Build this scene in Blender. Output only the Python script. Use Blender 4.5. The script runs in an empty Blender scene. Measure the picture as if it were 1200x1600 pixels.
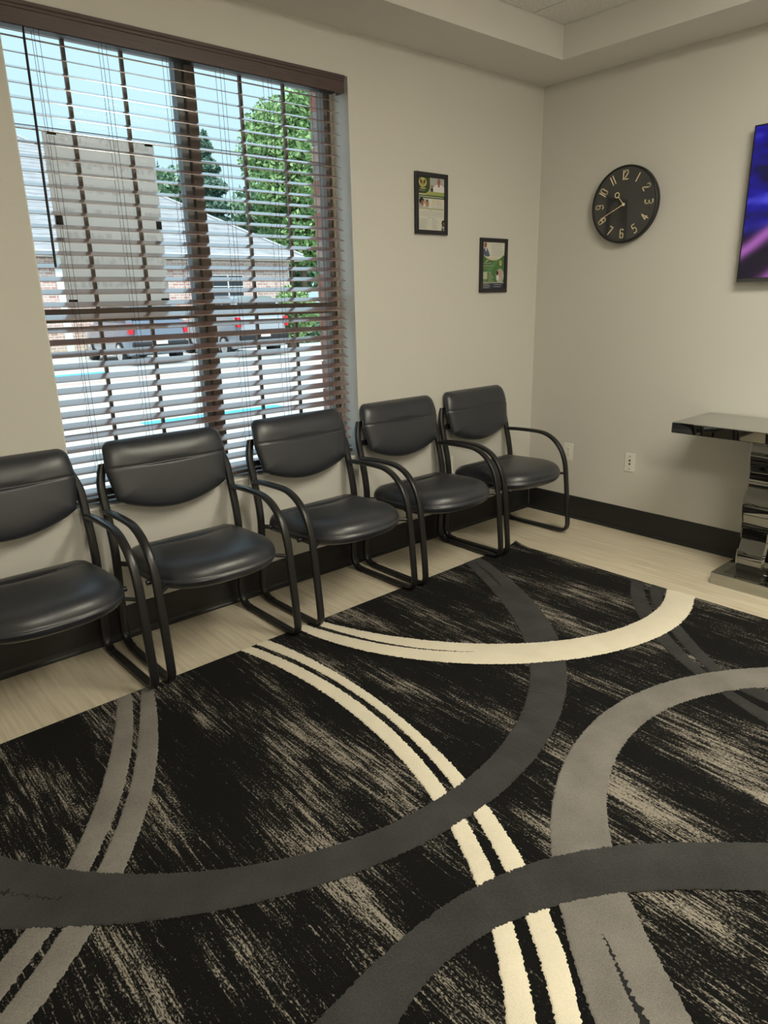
import bpy, bmesh, math, random
import numpy as np
from mathutils import Vector, Matrix, noise as mnoise

random.seed(7)
rng = np.random.default_rng(11)
SC = bpy.context.scene
COL = SC.collection

# ------------------------------------------------------------------ camera
cam_data = bpy.data.cameras.new('camera')
cam = bpy.data.objects.new('camera', cam_data)
COL.objects.link(cam)
RIGHT = Vector((0.75290717, -0.65775339, -0.02216476))
DOWN = Vector((-0.20946092, -0.2075633, -0.95553315))
FWD = Vector((0.62390458, 0.72407041, -0.29404953))
M3 = Matrix((RIGHT, -DOWN, -FWD)).transposed()
cam.matrix_world = Matrix.Translation((-3.84454, -2.90056, 1.43)) @ M3.to_4x4()
cam_data.sensor_fit = 'VERTICAL'
cam_data.sensor_height = 36.0
cam_data.lens = 36.0 * 1082.0 / 1600.0
cam_data.clip_start = 0.05
cam_data.clip_end = 300
SC.camera = cam

# ------------------------------------------------------------------ world, sun, exposure
world = bpy.data.worlds.new('sky')
SC.world = world
world.use_nodes = True
wn = world.node_tree
wn.nodes.clear()
w_out = wn.nodes.new('ShaderNodeOutputWorld')
w_bg = wn.nodes.new('ShaderNodeBackground')
w_tc = wn.nodes.new('ShaderNodeTexCoord')
w_sep = wn.nodes.new('ShaderNodeSeparateXYZ')
w_ramp = wn.nodes.new('ShaderNodeValToRGB')
w_ramp.color_ramp.elements[0].position = 0.0
w_ramp.color_ramp.elements[0].color = (0.60, 0.88, 1.0, 1)
w_ramp.color_ramp.elements[1].position = 1.0
w_ramp.color_ramp.elements[1].color = (1.05, 1.40, 1.60, 1)
_e = w_ramp.color_ramp.elements.new(0.35); _e.color = (0.62, 0.90, 1.04, 1)   # overcast: zenith brighter than horizon
w_bg.inputs['Strength'].default_value = 1.12
wn.links.new(w_tc.outputs['Generated'], w_sep.inputs[0])
wn.links.new(w_sep.outputs['Z'], w_ramp.inputs[0])
wn.links.new(w_ramp.outputs[0], w_bg.inputs['Color'])
wn.links.new(w_bg.outputs[0], w_out.inputs['Surface'])

sun_d = bpy.data.lights.new('sun', 'SUN')
sun_d.energy = 3.7
sun_d.angle = math.radians(12)
sun_d.color = (1.0, 0.96, 0.9)
sun = bpy.data.objects.new('sun', sun_d)
COL.objects.link(sun)
sun.rotation_euler = (math.radians(38), math.radians(-14), 0)   # from behind the room, high

SC.view_settings.view_transform = 'Standard'
SC.view_settings.look = 'None'
SC.view_settings.exposure = 0.0
SC.view_settings.gamma = 1.0
SC.view_settings.use_curve_mapping = False
SC.cycles.use_denoising = True
LAMP = 29.0           # radiance of the ceiling troffers
LAMP_COL = (1.0, 0.935, 0.75)


# ------------------------------------------------------------------ materials
MATS = {}


def _mat(name):
    m = bpy.data.materials.new(name)
    m.use_nodes = True
    nt = m.node_tree
    b = nt.nodes['Principled BSDF']
    return m, nt, b


def mat(name, col, rough=0.6, metal=0.0, spec=0.5, noise=None, bump=None, coat=0.0, coat_rough=0.1, coat_ior=1.5,
        emit=None, estr=0.0, alpha=None):
    """plain principled; noise=(scale, amount, (sx,sy,sz)); bump=(scale, strength, (sx,sy,sz))"""
    if name in MATS:
        return MATS[name]
    m, nt, b = _mat(name)
    b.inputs['Base Color'].default_value = (*col, 1)
    b.inputs['Roughness'].default_value = rough
    b.inputs['Metallic'].default_value = metal
    b.inputs['Specular IOR Level'].default_value = spec
    b.inputs['Coat Weight'].default_value = coat
    b.inputs['Coat Roughness'].default_value = coat_rough
    b.inputs['Coat IOR'].default_value = coat_ior
    if emit:
        b.inputs['Emission Color'].default_value = (*emit, 1)
        b.inputs['Emission Strength'].default_value = estr
    tc = None
    if noise or bump:
        tc = nt.nodes.new('ShaderNodeTexCoord')
    if noise:
        sc_, amt, st = noise
        mp = nt.nodes.new('ShaderNodeMapping')
        mp.inputs['Scale'].default_value = st
        n = nt.nodes.new('ShaderNodeTexNoise')
        n.inputs['Scale'].default_value = sc_
        n.inputs['Detail'].default_value = 5
        r = nt.nodes.new('ShaderNodeValToRGB')
        r.color_ramp.elements[0].position = 0.3
        r.color_ramp.elements[1].position = 0.7
        r.color_ramp.elements[0].color = (*[c * (1 - amt) for c in col], 1)
        r.color_ramp.elements[1].color = (*[min(1, c * (1 + amt)) for c in col], 1)
        nt.links.new(tc.outputs['Object'], mp.inputs[0])
        nt.links.new(mp.outputs[0], n.inputs['Vector'])
        nt.links.new(n.outputs['Fac'], r.inputs[0])
        nt.links.new(r.outputs[0], b.inputs['Base Color'])
    if bump:
        sc_, s, st = bump
        mp = nt.nodes.new('ShaderNodeMapping')
        mp.inputs['Scale'].default_value = st
        n = nt.nodes.new('ShaderNodeTexNoise')
        n.inputs['Scale'].default_value = sc_
        n.inputs['Detail'].default_value = 3
        bp = nt.nodes.new('ShaderNodeBump')
        bp.inputs['Strength'].default_value = s
        bp.inputs['Distance'].default_value = 0.002
        nt.links.new(tc.outputs['Object'], mp.inputs[0])
        nt.links.new(mp.outputs[0], n.inputs['Vector'])
        nt.links.new(n.outputs['Fac'], bp.inputs['Height'])
        nt.links.new(bp.outputs[0], b.inputs['Normal'])
    MATS[name] = m
    return m


I1 = (1, 1, 1)
WALL = mat('wall_paint', (0.635, 0.62, 0.58), 0.75, bump=(160, 0.25, I1))
WALL_WHITE = mat('jamb_paint', (0.74, 0.73, 0.70), 0.6, bump=(160, 0.2, I1))
BASEBOARD = mat('baseboard_rubber', (0.018, 0.018, 0.019), 0.45)
TILE = mat('ceiling_tile', (0.78, 0.775, 0.75), 0.9, noise=(90, 0.10, I1), bump=(220, 0.8, I1))
GRID = mat('ceiling_grid', (0.30, 0.28, 0.25), 0.8)
LEATHER = mat('black_leather', (0.020, 0.0235, 0.032), 0.40, bump=(420, 0.12, I1), spec=0.6, coat=0.35, coat_rough=0.33)  # base tinted blue to carry the cool sheen from the window
FRAME = mat('black_satin_metal', (0.013, 0.013, 0.014), 0.33, spec=0.5)
PLASTIC = mat('black_plastic', (0.012, 0.012, 0.013), 0.5)
WOOD = mat('slat_wood', (0.21, 0.125, 0.11), 0.30, spec=1.0, coat=1.0, coat_rough=0.16, coat_ior=2.4, noise=(9, 0.25, (1, 30, 30)))
VALANCE = mat('valance_wood', (0.080, 0.054, 0.052), 0.45, noise=(9, 0.25, (1, 30, 30)))
CORD = mat('blind_cord', (0.10, 0.08, 0.075), 0.8)
BRONZE = mat('window_bronze', (0.20, 0.165, 0.145), 0.5)
TANFR = mat('window_tan', (0.36, 0.32, 0.26), 0.55)
WHITEPL = mat('white_plastic', (0.80, 0.79, 0.74), 0.4)
DARKHOLE = mat('dark_slot', (0.02, 0.02, 0.02), 0.6)
GOLD = mat('brass_gold', (0.95, 0.82, 0.56), 0.4, metal=0.15)
CLOCKF = mat('clock_face', (0.042, 0.042, 0.043), 0.06, spec=0.75)  # base raised to stand in for the wall's reflection
MIRROR = mat('smoked_mirror', (0.45, 0.46, 0.44), 0.02, metal=1.0)
DARKMIR = mat('dark_mirror', (0.26, 0.265, 0.26), 0.015, metal=1.0)
PICFRAME = mat('picture_frame_black', (0.018, 0.017, 0.02), 0.4)
CONCRETE = mat('parking_concrete', (0.60, 0.59, 0.56), 0.9, noise=(0.8, 0.08, I1))


def floor_mat():
    m, nt, b = _mat('plank_vinyl')
    tc = nt.nodes.new('ShaderNodeTexCoord')
    oi = nt.nodes.new('ShaderNodeObjectInfo')
    add = nt.nodes.new('ShaderNodeVectorMath'); add.operation = 'ADD'
    mp = nt.nodes.new('ShaderNodeMapping'); mp.inputs['Scale'].default_value = (26, 1.4, 1)
    n = nt.nodes.new('ShaderNodeTexNoise'); n.inputs['Scale'].default_value = 2.2; n.inputs['Detail'].default_value = 7
    r = nt.nodes.new('ShaderNodeValToRGB')
    r.color_ramp.elements[0].position = 0.28; r.color_ramp.elements[0].color = (0.54, 0.47, 0.36, 1)
    r.color_ramp.elements[1].position = 0.68; r.color_ramp.elements[1].color = (0.70, 0.63, 0.495, 1)
    hsv = nt.nodes.new('ShaderNodeHueSaturation')
    mr = nt.nodes.new('ShaderNodeMapRange')
    mr.inputs['To Min'].default_value = 0.965; mr.inputs['To Max'].default_value = 1.03
    nt.links.new(tc.outputs['Object'], add.inputs[0])
    nt.links.new(oi.outputs['Location'], add.inputs[1])
    nt.links.new(add.outputs[0], mp.inputs[0])
    nt.links.new(mp.outputs[0], n.inputs['Vector'])
    nt.links.new(n.outputs['Fac'], r.inputs[0])
    nt.links.new(oi.outputs['Random'], mr.inputs['Value'])
    nt.links.new(mr.outputs[0], hsv.inputs['Value'])
    nt.links.new(r.outputs[0], hsv.inputs['Color'])
    nt.links.new(hsv.outputs[0], b.inputs['Base Color'])
    b.inputs['Roughness'].default_value = 0.42
    return m


def rug_mat():
    """black ground with distressed taupe streaks running along Y"""
    m, nt, b = _mat('rug_distressed')
    L = nt.links.new
    tc = nt.nodes.new('ShaderNodeTexCoord')

    def noise(scale, st, det=4, rough=0.6):
        mp = nt.nodes.new('ShaderNodeMapping'); mp.inputs['Scale'].default_value = st
        n = nt.nodes.new('ShaderNodeTexNoise')
        n.inputs['Scale'].default_value = scale; n.inputs['Detail'].default_value = det
        n.inputs['Roughness'].default_value = rough
        L(tc.outputs['Object'], mp.inputs[0]); L(mp.outputs[0], n.inputs['Vector'])
        return n.outputs['Fac']

    def math_(op, a, c, clamp=False):
        k = nt.nodes.new('ShaderNodeMath'); k.operation = op; k.use_clamp = clamp
        for i, q in enumerate((a, c)):
            if isinstance(q, (int, float)):
                k.inputs[i].default_value = q
            else:
                L(q, k.inputs[i])
        return k.outputs[0]
    patch = noise(2.0, (2.3, 0.55, 1), 4, 0.55)            # large worn patches
    streak = noise(1.0, (75, 3.4, 1), 4, 0.6)        # long streaks
    fine = noise(1.0, (230, 14, 1), 2, 0.6)
    speck = noise(1.0, (230, 120, 1), 2, 0.7)         # tufts
    a = math_('MULTIPLY', math_('SUBTRACT', patch, 0.5), 1.5)
    s = math_('ADD', a, streak)
    s = math_('ADD', s, math_('MULTIPLY', math_('SUBTRACT', fine, 0.5), 0.75))
    s = math_('ADD', s, math_('MULTIPLY', math_('SUBTRACT', speck, 0.5), 1.0))
    r = nt.nodes.new('ShaderNodeValToRGB')
    e = r.color_ramp.elements
    e[0].position = 0.61; e[0].color = (0.0055, 0.0055, 0.0055, 1)
    e[1].position = 0.80; e[1].color = (0.27, 0.245, 0.21, 1)
    k = e.new(0.68); k.color = (0.075, 0.068, 0.06, 1)
    L(s, r.inputs[0]); L(r.outputs[0], b.inputs['Base Color'])
    b.inputs['Roughness'].default_value = 1.0
    b.inputs['Specular IOR Level'].default_value = 0.08
    b.inputs['Sheen Weight'].default_value = 0.04
    bp = nt.nodes.new('ShaderNodeBump'); bp.inputs['Strength'].default_value = 0.7; bp.inputs['Distance'].default_value = 0.003
    L(speck, bp.inputs['Height']); L(bp.outputs[0], b.inputs['Normal'])
    return m


def pile_mat(name, col, amt):
    m, nt, b = _mat(name)
    L = nt.links.new
    tc = nt.nodes.new('ShaderNodeTexCoord')
    n1 = nt.nodes.new('ShaderNodeTexNoise'); n1.inputs['Scale'].default_value = 7; n1.inputs['Detail'].default_value = 5
    n2 = nt.nodes.new('ShaderNodeTexNoise'); n2.inputs['Scale'].default_value = 300; n2.inputs['Detail'].default_value = 2
    mx = nt.nodes.new('ShaderNodeMath'); mx.operation = 'ADD'
    mh = nt.nodes.new('ShaderNodeMath'); mh.operation = 'MULTIPLY'; mh.inputs[1].default_value = 1.1
    r = nt.nodes.new('ShaderNodeValToRGB')
    r.color_ramp.elements[0].position = 0.7; r.color_ramp.elements[0].color = (*[c * (1 - amt) for c in col], 1)
    r.color_ramp.elements[1].position = 1.4; r.color_ramp.elements[1].color = (*[min(1, c * (1 + amt)) for c in col], 1)
    half = nt.nodes.new('ShaderNodeMath'); half.operation = 'MULTIPLY'; half.inputs[1].default_value = 0.5
    r.color_ramp.elements[0].position = 0.36; r.color_ramp.elements[1].position = 0.70
    L(tc.outputs['Object'], n1.inputs['Vector']); L(tc.outputs['Object'], n2.inputs['Vector'])
    L(n2.outputs['Fac'], mh.inputs[0]); L(n1.outputs['Fac'], mx.inputs[0]); L(mh.outputs[0], mx.inputs[1])
    L(mx.outputs[0], half.inputs[0]); L(half.outputs[0], r.inputs[0]); L(r.outputs[0], b.inputs['Base Color'])
    b.inputs['Roughness'].default_value = 1.0
    b.inputs['Specular IOR Level'].default_value = 0.1
    b.inputs['Sheen Weight'].default_value = 0.08
    bp = nt.nodes.new('ShaderNodeBump'); bp.inputs['Strength'].default_value = 0.8; bp.inputs['Distance'].default_value = 0.003
    L(n2.outputs['Fac'], bp.inputs['Height']); L(bp.outputs[0], b.inputs['Normal'])
    return m


def brick_mat(name, scale, c1, c2, mortar):
    m, nt, b = _mat(name)
    L = nt.links.new
    tc = nt.nodes.new('ShaderNodeTexCoord')
    mp = nt.nodes.new('ShaderNodeMapping'); mp.inputs['Rotation'].default_value = (math.radians(90), 0, 0)
    br = nt.nodes.new('ShaderNodeTexBrick')
    br.inputs['Color1'].default_value = (*c1, 1); br.inputs['Color2'].default_value = (*c2, 1); br.inputs['Mortar'].default_value = (*mortar, 1)
    br.inputs['Scale'].default_value = scale; br.inputs['Mortar Size'].default_value = 0.016
    br.inputs['Brick Width'].default_value = 0.5; br.inputs['Row Height'].default_value = 0.18
    L(tc.outputs['Object'], mp.inputs[0]); L(mp.outputs[0], br.inputs['Vector']); L(br.outputs['Color'], b.inputs['Base Color'])
    b.inputs['Roughness'].default_value = 0.9
    return m


def glass_mat():
    m = bpy.data.materials.new('window_glass'); m.use_nodes = True
    nt = m.node_tree; nt.nodes.clear()
    o = nt.nodes.new('ShaderNodeOutputMaterial')
    t = nt.nodes.new('ShaderNodeBsdfTransparent'); t.inputs[0].default_value = (0.965, 0.975, 0.975, 1)
    g = nt.nodes.new('ShaderNodeBsdfGlossy'); g.inputs['Roughness'].default_value = 0.02
    f = nt.nodes.new('ShaderNodeFresnel'); f.inputs['IOR'].default_value = 1.07
    mx = nt.nodes.new('ShaderNodeMixShader')
    nt.links.new(f.outputs[0], mx.inputs[0]); nt.links.new(t.outputs[0], mx.inputs[1]); nt.links.new(g.outputs[0], mx.inputs[2])
    nt.links.new(mx.outputs[0], o.inputs['Surface'])
    return m


def screen_mat():
    """abstract blue and violet picture on a television"""
    m = bpy.data.materials.new('tv_picture'); m.use_nodes = True
    nt = m.node_tree; nt.nodes.clear(); L = nt.links.new
    o = nt.nodes.new('ShaderNodeOutputMaterial')
    tc = nt.nodes.new('ShaderNodeTexCoord')
    sp = nt.nodes.new('ShaderNodeSeparateXYZ')
    L(tc.outputs['Object'], sp.inputs[0])
    n = nt.nodes.new('ShaderNodeTexNoise'); n.inputs['Scale'].default_value = 4.0; n.inputs['Detail'].default_value = 2
    mp = nt.nodes.new('ShaderNodeMapping'); mp.inputs['Rotation'].default_value = (math.radians(-40), 0, 0); mp.inputs['Scale'].default_value = (1, 1, 2.2)
    L(tc.outputs['Object'], mp.inputs[0]); L(mp.outputs[0], n.inputs['Vector'])
    r = nt.nodes.new('ShaderNodeValToRGB')
    e = r.color_ramp.elements
    e[0].position = 0.34; e[0].color = (0.012, 0.010, 0.05, 1)
    e[1].position = 0.66; e[1].color = (0.07, 0.07, 0.62, 1)
    k = e.new(0.5); k.color = (0.015, 0.012, 0.28, 1)
    L(n.outputs['Fac'], r.inputs[0])
    # violet ribbon that climbs to the right across the lower third; u runs right (-Y), v up
    def mth(op, a, c=None):
        q = nt.nodes.new('ShaderNodeMath'); q.operation = op
        for i, x in enumerate((a, c)):
            if x is None:
                continue
            if isinstance(x, (int, float)):
                q.inputs[i].default_value = x
            else:
                L(x, q.inputs[i])
        return q.outputs[0]
    u = mth('MULTIPLY', sp.outputs['Y'], -1.0)
    wob = nt.nodes.new('ShaderNodeTexNoise'); wob.inputs['Scale'].default_value = 3.0
    L(tc.outputs['Object'], wob.inputs['Vector'])

    def ribbon(off, slope, width):
        line = mth('ADD', mth('MULTIPLY', u, slope), off)
        d = mth('SUBTRACT', sp.outputs['Z'], line)
        d = mth('ADD', d, mth('MULTIPLY', mth('SUBTRACT', wob.outputs['Fac'], 0.5), 0.10))
        q = mth('DIVIDE', d, width)
        return mth('POWER', 2.718, mth('MULTIPLY', mth('MULTIPLY', q, q), -1.0))
    r1 = ribbon(0.135, 0.62, 0.030)
    r2 = ribbon(-0.10, 0.75, 0.04)
    rb = mth('MINIMUM', mth('ADD', r1, r2), 1.0)
    # darken the lower third around the ribbon
    low = nt.nodes.new('ShaderNodeMapRange'); low.inputs['From Min'].default_value = 0.20; low.inputs['From Max'].default_value = 0.30
    L(sp.outputs['Z'], low.inputs['Value'])
    mixd = nt.nodes.new('ShaderNodeMixRGB'); mixd.inputs['Color1'].default_value = (0.016, 0.011, 0.022, 1)
    L(low.outputs[0], mixd.inputs['Fac']); L(r.outputs[0], mixd.inputs['Color2'])
    mx = nt.nodes.new('ShaderNodeMixRGB'); mx.inputs['Color2'].default_value = (0.34, 0.11, 0.40, 1)
    L(rb, mx.inputs['Fac']); L(mixd.outputs[0], mx.inputs['Color1'])
    em = nt.nodes.new('ShaderNodeEmission'); em.inputs['Strength'].default_value = 1.0
    gl = nt.nodes.new('ShaderNodeBsdfGlossy'); gl.inputs['Roughness'].default_value = 0.12; gl.inputs['Color'].default_value = (0.03, 0.03, 0.03, 1)
    ad = nt.nodes.new('ShaderNodeAddShader')
    L(mx.outputs[0], em.inputs['Color']); L(em.outputs[0], ad.inputs[0]); L(gl.outputs[0], ad.inputs[1])
    L(ad.outputs[0], o.inputs['Surface'])
    return m


def board_mat():
    """thin pale corrugated sheet, light shines through, faint lettering of its far side shows as rows"""
    m = bpy.data.materials.new('sign_board_back'); m.use_nodes = True
    nt = m.node_tree; nt.nodes.clear(); L = nt.links.new
    o = nt.nodes.new('ShaderNodeOutputMaterial')
    tc = nt.nodes.new('ShaderNodeTexCoord')
    sp = nt.nodes.new('ShaderNodeSeparateXYZ'); L(tc.outputs['Object'], sp.inputs[0])
    wv = nt.nodes.new('ShaderNodeMath'); wv.operation = 'SINE'
    ml = nt.nodes.new('ShaderNodeMath'); ml.operation = 'MULTIPLY_ADD'; ml.inputs[1].default_value = 70.0; ml.inputs[2].default_value = 1.0
    L(sp.outputs['Z'], ml.inputs[0]); L(ml.outputs[0], wv.inputs[0])
    gt = nt.nodes.new('ShaderNodeMath'); gt.operation = 'GREATER_THAN'; gt.inputs[1].default_value = 0.45
    L(wv.outputs[0], gt.inputs[0])
    mp = nt.nodes.new('ShaderNodeMapping'); mp.inputs['Scale'].default_value = (60, 1, 26); L(tc.outputs['Object'], mp.inputs[0])
    n = nt.nodes.new('ShaderNodeTexNoise'); n.inputs['Scale'].default_value = 1.0; n.inputs['Detail'].default_value = 1
    L(mp.outputs[0], n.inputs['Vector'])
    g2 = nt.nodes.new('ShaderNodeMapRange'); g2.inputs['From Min'].default_value = 0.45; g2.inputs['From Max'].default_value = 0.6
    L(n.outputs['Fac'], g2.inputs['Value'])
    mm = nt.nodes.new('ShaderNodeMath'); mm.operation = 'MULTIPLY'; L(gt.outputs[0], mm.inputs[0]); L(g2.outputs[0], mm.inputs[1])
    mx = nt.nodes.new('ShaderNodeMixRGB'); mx.inputs['Color1'].default_value = (0.90, 0.84, 0.79, 1); mx.inputs['Color2'].default_value = (0.78, 0.72, 0.68, 1)
    L(mm.outputs[0], mx.inputs['Fac'])
    d = nt.nodes.new('ShaderNodeBsdfDiffuse'); t = nt.nodes.new('ShaderNodeBsdfTranslucent')
    L(mx.outputs[0], d.inputs['Color']); L(mx.outputs[0], t.inputs['Color'])
    ms = nt.nodes.new('ShaderNodeMixShader'); ms.inputs[0].default_value = 0.75
    L(d.outputs[0], ms.inputs[1]); L(t.outputs[0], ms.inputs[2]); L(ms.outputs[0], o.inputs['Surface'])
    return m


# ------------------------------------------------------------------ mesh builder
class MB:
    def __init__(self):
        self.v = []; self.f = []; self.m = []

    def add(self, vs, fs, mi=0):
        b = len(self.v)
        self.v.extend([tuple(p) for p in vs])
        for f in fs:
            self.f.append(tuple(b + i for i in f)); self.m.append(mi)
        return self

    def box(self, x0, x1, y0, y1, z0, z1, mi=0):
        vs = [(x, y, z) for z in (z0, z1) for y in (y0, y1) for x in (x0, x1)]
        fs = [(0, 2, 3, 1), (4, 5, 7, 6), (0, 1, 5, 4), (2, 6, 7, 3), (0, 4, 6, 2), (1, 3, 7, 5)]
        return self.add(vs, fs, mi)

    def prism(self, poly, fn, h0, h1, mi=0):
        """poly: 2d points; fn(a,b,h)->xyz"""
        n = len(poly)
        vs = [fn(a, b, h0) for a, b in poly] + [fn(a, b, h1) for a, b in poly]
        fs = [tuple(range(n))[::-1], tuple(range(n, 2 * n))]
        fs += [(i, (i + 1) % n, n + (i + 1) % n, n + i) for i in range(n)]
        return self.add(vs, fs, mi)

    def tube(self, path, r, seg=8, mi=0, cap=True, closed=False):
        path = [Vector(p) for p in path]
        n = len(path)
        rr = r if hasattr(r, '__len__') else [r] * n
        vs = []
        up = None
        for i, p in enumerate(path):
            t = (path[min(i + 1, n - 1)] - path[max(i - 1, 0)]).normalized()
            if up is None:
                a = Vector((0, 0, 1)) if abs(t.z) < 0.9 else Vector((1, 0, 0))
                up = t.cross(a).normalized()
            else:
                up = (up - t * up.dot(t)).normalized()
            w = t.cross(up)
            for k in range(seg):
                q = 2 * math.pi * k / seg
                vs.append(p + (up * math.cos(q) + w * math.sin(q)) * rr[i])
        fs = []
        for i in range(n - 1):
            for k in range(seg):
                a = i * seg + k; c = i * seg + (k + 1) % seg
                fs.append((a, c, c + seg, a + seg))
        if cap:
            fs.append(tuple(range(seg))[::-1]); fs.append(tuple(range((n - 1) * seg, n * seg)))
        return self.add(vs, fs, mi)

    def lathe(self, prof, fn, seg=48, mi=0):
        """prof: list of (r,h); fn(a,b,h)->xyz"""
        vs = []
        for r, h in prof:
            for k in range(seg):
                q = 2 * math.pi * k / seg
                vs.append(fn(r * math.cos(q), r * math.sin(q), h))
        fs = []
        for i in range(len(prof) - 1):
            for k in range(seg):
                a = i * seg + k; c = i * seg + (k + 1) % seg
                fs.append((a, c, c + seg, a + seg))
        fs.append(tuple(range(seg))[::-1]); fs.append(tuple(range((len(prof) - 1) * seg, len(prof) * seg)))
        return self.add(vs, fs, mi)

    def build(self, name, mats, parent=None, smooth=False, bevel=0.0, seg=2, fix=True, loc=None):
        me = bpy.data.meshes.new(name)
        me.from_pydata(self.v, [], self.f)
        if not isinstance(mats, (list, tuple)):
            mats = [mats]
        for q in mats:
            me.materials.append(q)
        me.polygons.foreach_set('material_index', self.m)
        if fix:
            bm = bmesh.new(); bm.from_mesh(me)
            bmesh.ops.recalc_face_normals(bm, faces=bm.faces)
            bm.to_mesh(me); bm.free()
        if smooth:
            me.polygons.foreach_set('use_smooth', [True] * len(me.polygons))
            if smooth is not True:
                me.set_sharp_from_angle(angle=math.radians(smooth))
        me.update()
        o = bpy.data.objects.new(name, me)
        COL.objects.link(o)
        if parent is not None:
            o.parent = parent
        if loc is not None:
            o.location = loc
        if bevel:
            md = o.modifiers.new('bevel', 'BEVEL'); md.width = bevel; md.segments = seg; md.limit_method = 'ANGLE'
            md.angle_limit = math.radians(40)
        return o


def tag(o, label=None, cat=None, group=None, kind=None):
    if label: o['label'] = label
    if cat: o['category'] = cat
    if group: o['group'] = group
    if kind: o['kind'] = kind
    return o


def empty(name, loc=(0, 0, 0)):
    o = bpy.data.objects.new(name, None)
    o.empty_display_size = 0.1
    COL.objects.link(o)
    o.location = loc
    return o


def copy_tree(o, parent=None):
    c = o.copy(); COL.objects.link(c)
    c.parent = parent
    for ch in o.children:
        copy_tree(ch, c)
    return c


def part(name, mb, m, parent, **k):
    return mb.build(name, m, parent, **k)


# ------------------------------------------------------------------ room shell
XL, YF, ZT = -6.2, -5.2, 2.78
ZS = 2.622                          # soffit
WX0, WX1, WZ0, WZ1 = -3.021, -1.505, 0.608, 2.440   # window opening
T_IN = 0.20

m = MB()
m.box(XL - 0.15, WX0, 0, T_IN, -0.3, 3.1)
m.box(WX1, 0.2, 0, T_IN, -0.3, 3.1)
m.box(WX0, WX1, 0, T_IN, -0.3, WZ0)
m.box(WX0, WX1, 0, T_IN, WZ1, 3.1)
tag(m.build('wall_back', WALL), kind='structure')
tag(MB().box(0, 0.2, YF - 0.15, 0, -0.3, 3.1).build('wall_right', WALL), kind='structure')
tag(MB().box(XL - 0.15, XL, YF - 0.15, 0, -0.3, 3.1).build('wall_left', WALL), kind='structure')
tag(MB().box(XL, 0, YF - 0.15, YF, -0.3, 3.1).build('wall_front', WALL), kind='structure')

# floor slab + planks
fl = tag(MB().box(XL, 0, YF, 0, -0.3, -0.006).build('floor', mat('floor_slab', (0.30, 0.26, 0.2), 0.8)), kind='structure')
FM = floor_mat()
PW, PL = 0.184, 1.22
k = 0
x = 0.0
row = 0
while x > XL + 1e-6:
    x2 = max(x - PW, XL)
    y = 0.0
    first = (0.55, 1.1, 0.2, 0.83)[row % 4]
    while y > YF + 1e-6:
        y2 = max(y - (first if y == 0.0 else PL), YF)
        cx, cy = (x + x2) / 2, (y + y2) / 2
        hx, hy = (x - x2) / 2 - 0.00025, (y - y2) / 2 - 0.00025
        MB().box(-hx, hx, -hy, hy, -0.006, 0.0).build('plank', FM, fl, loc=(cx, cy, 0))
        y = y2
    x = x2
    row += 1

# soffit ring and tray
TX1, TX0, TY1, TY0 = -0.332, -5.85, -0.362, -4.84
m = MB()
m.box(XL, 0, TY1, 0, ZS, ZT + 0.2)
m.box(XL, 0, YF, TY0, ZS, ZT + 0.2)
m.box(TX1, 0, TY0, TY1, ZS, ZT + 0.2)
m.box(XL, TX0, TY0, TY1, ZS, ZT + 0.2)
tag(m.build('trim_1', mat('soffit_paint', (0.70, 0.685, 0.65), 0.8, bump=(160, 0.25, I1))), 'beige dropped soffit running round the raised ceiling tray', kind='structure')
m = MB()
m.box(TX0, TX1, TY0, TY1, ZT + 0.006, ZT + 0.2)
ceil = tag(m.build('ceiling', GRID), kind='structure')
xs = [TX1, -0.60]
while xs[-1] - 0.61 > TX0: xs.append(xs[-1] - 0.61)
xs.append(TX0)
ys = [TY1, -0.81]
while ys[-1] - 0.61 > TY0: ys.append(ys[-1] - 0.61)
ys.append(TY0)
LIGHTS = [(2, 3), (2, 4), (5, 5), (5, 6)]       # (column, row) cells that hold troffers in pairs
for i in range(len(xs) - 1):
    for j in range(len(ys) - 1):
        if (i, j) in LIGHTS:
            continue
        g = 0.0035
        MB().box(xs[i + 1] + g, xs[i] - g, ys[j + 1] + g, ys[j] - g, ZT, ZT + 0.006).build('ceiling_tile', TILE, ceil)
LAMPM = mat('troffer_diffuser', (0.8, 0.8, 0.78), 0.5, emit=LAMP_COL, estr=LAMP)
WHITEMET = mat('troffer_white', (0.8, 0.8, 0.78), 0.4)
for n_, (i, j, lab) in enumerate([(2, 3, 'white two by four ceiling light panel nearest the right wall'),
                                  (5, 5, 'white two by four ceiling light panel far from the right wall')]):
    x1, x0, y1, y0 = xs[i], xs[i + 1], ys[j], ys[j + 2]
    t = tag(empty('ceiling_light', ((x0 + x1) / 2, (y0 + y1) / 2, ZT)), lab, 'ceiling light', 'ceiling troffers')
    hx, hy = (x1 - x0) / 2 - 0.004, (y1 - y0) / 2 - 0.004
    m = MB()
    m.box(-hx, hx, -hy, -hy + 0.025, -0.006, 0.006); m.box(-hx, hx, hy - 0.025, hy, -0.006, 0.006)
    m.box(-hx, -hx + 0.025, -hy + 0.025, hy - 0.025, -0.006, 0.006); m.box(hx - 0.025, hx, -hy + 0.025, hy - 0.025, -0.006, 0.006)
    m.build('light_frame', WHITEMET, t)
    lens = [(-hx + 0.026, 0.002), (-hx + 0.045, -0.028), (-hx + 0.09, -0.045), (hx - 0.09, -0.045), (hx - 0.045, -0.028), (hx - 0.026, 0.002)]
    MB().prism(lens, lambda a_, z_, h_: (a_, h_, z_), -hy + 0.026, hy - 0.026).build('diffuser', LAMPM, t)

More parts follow.
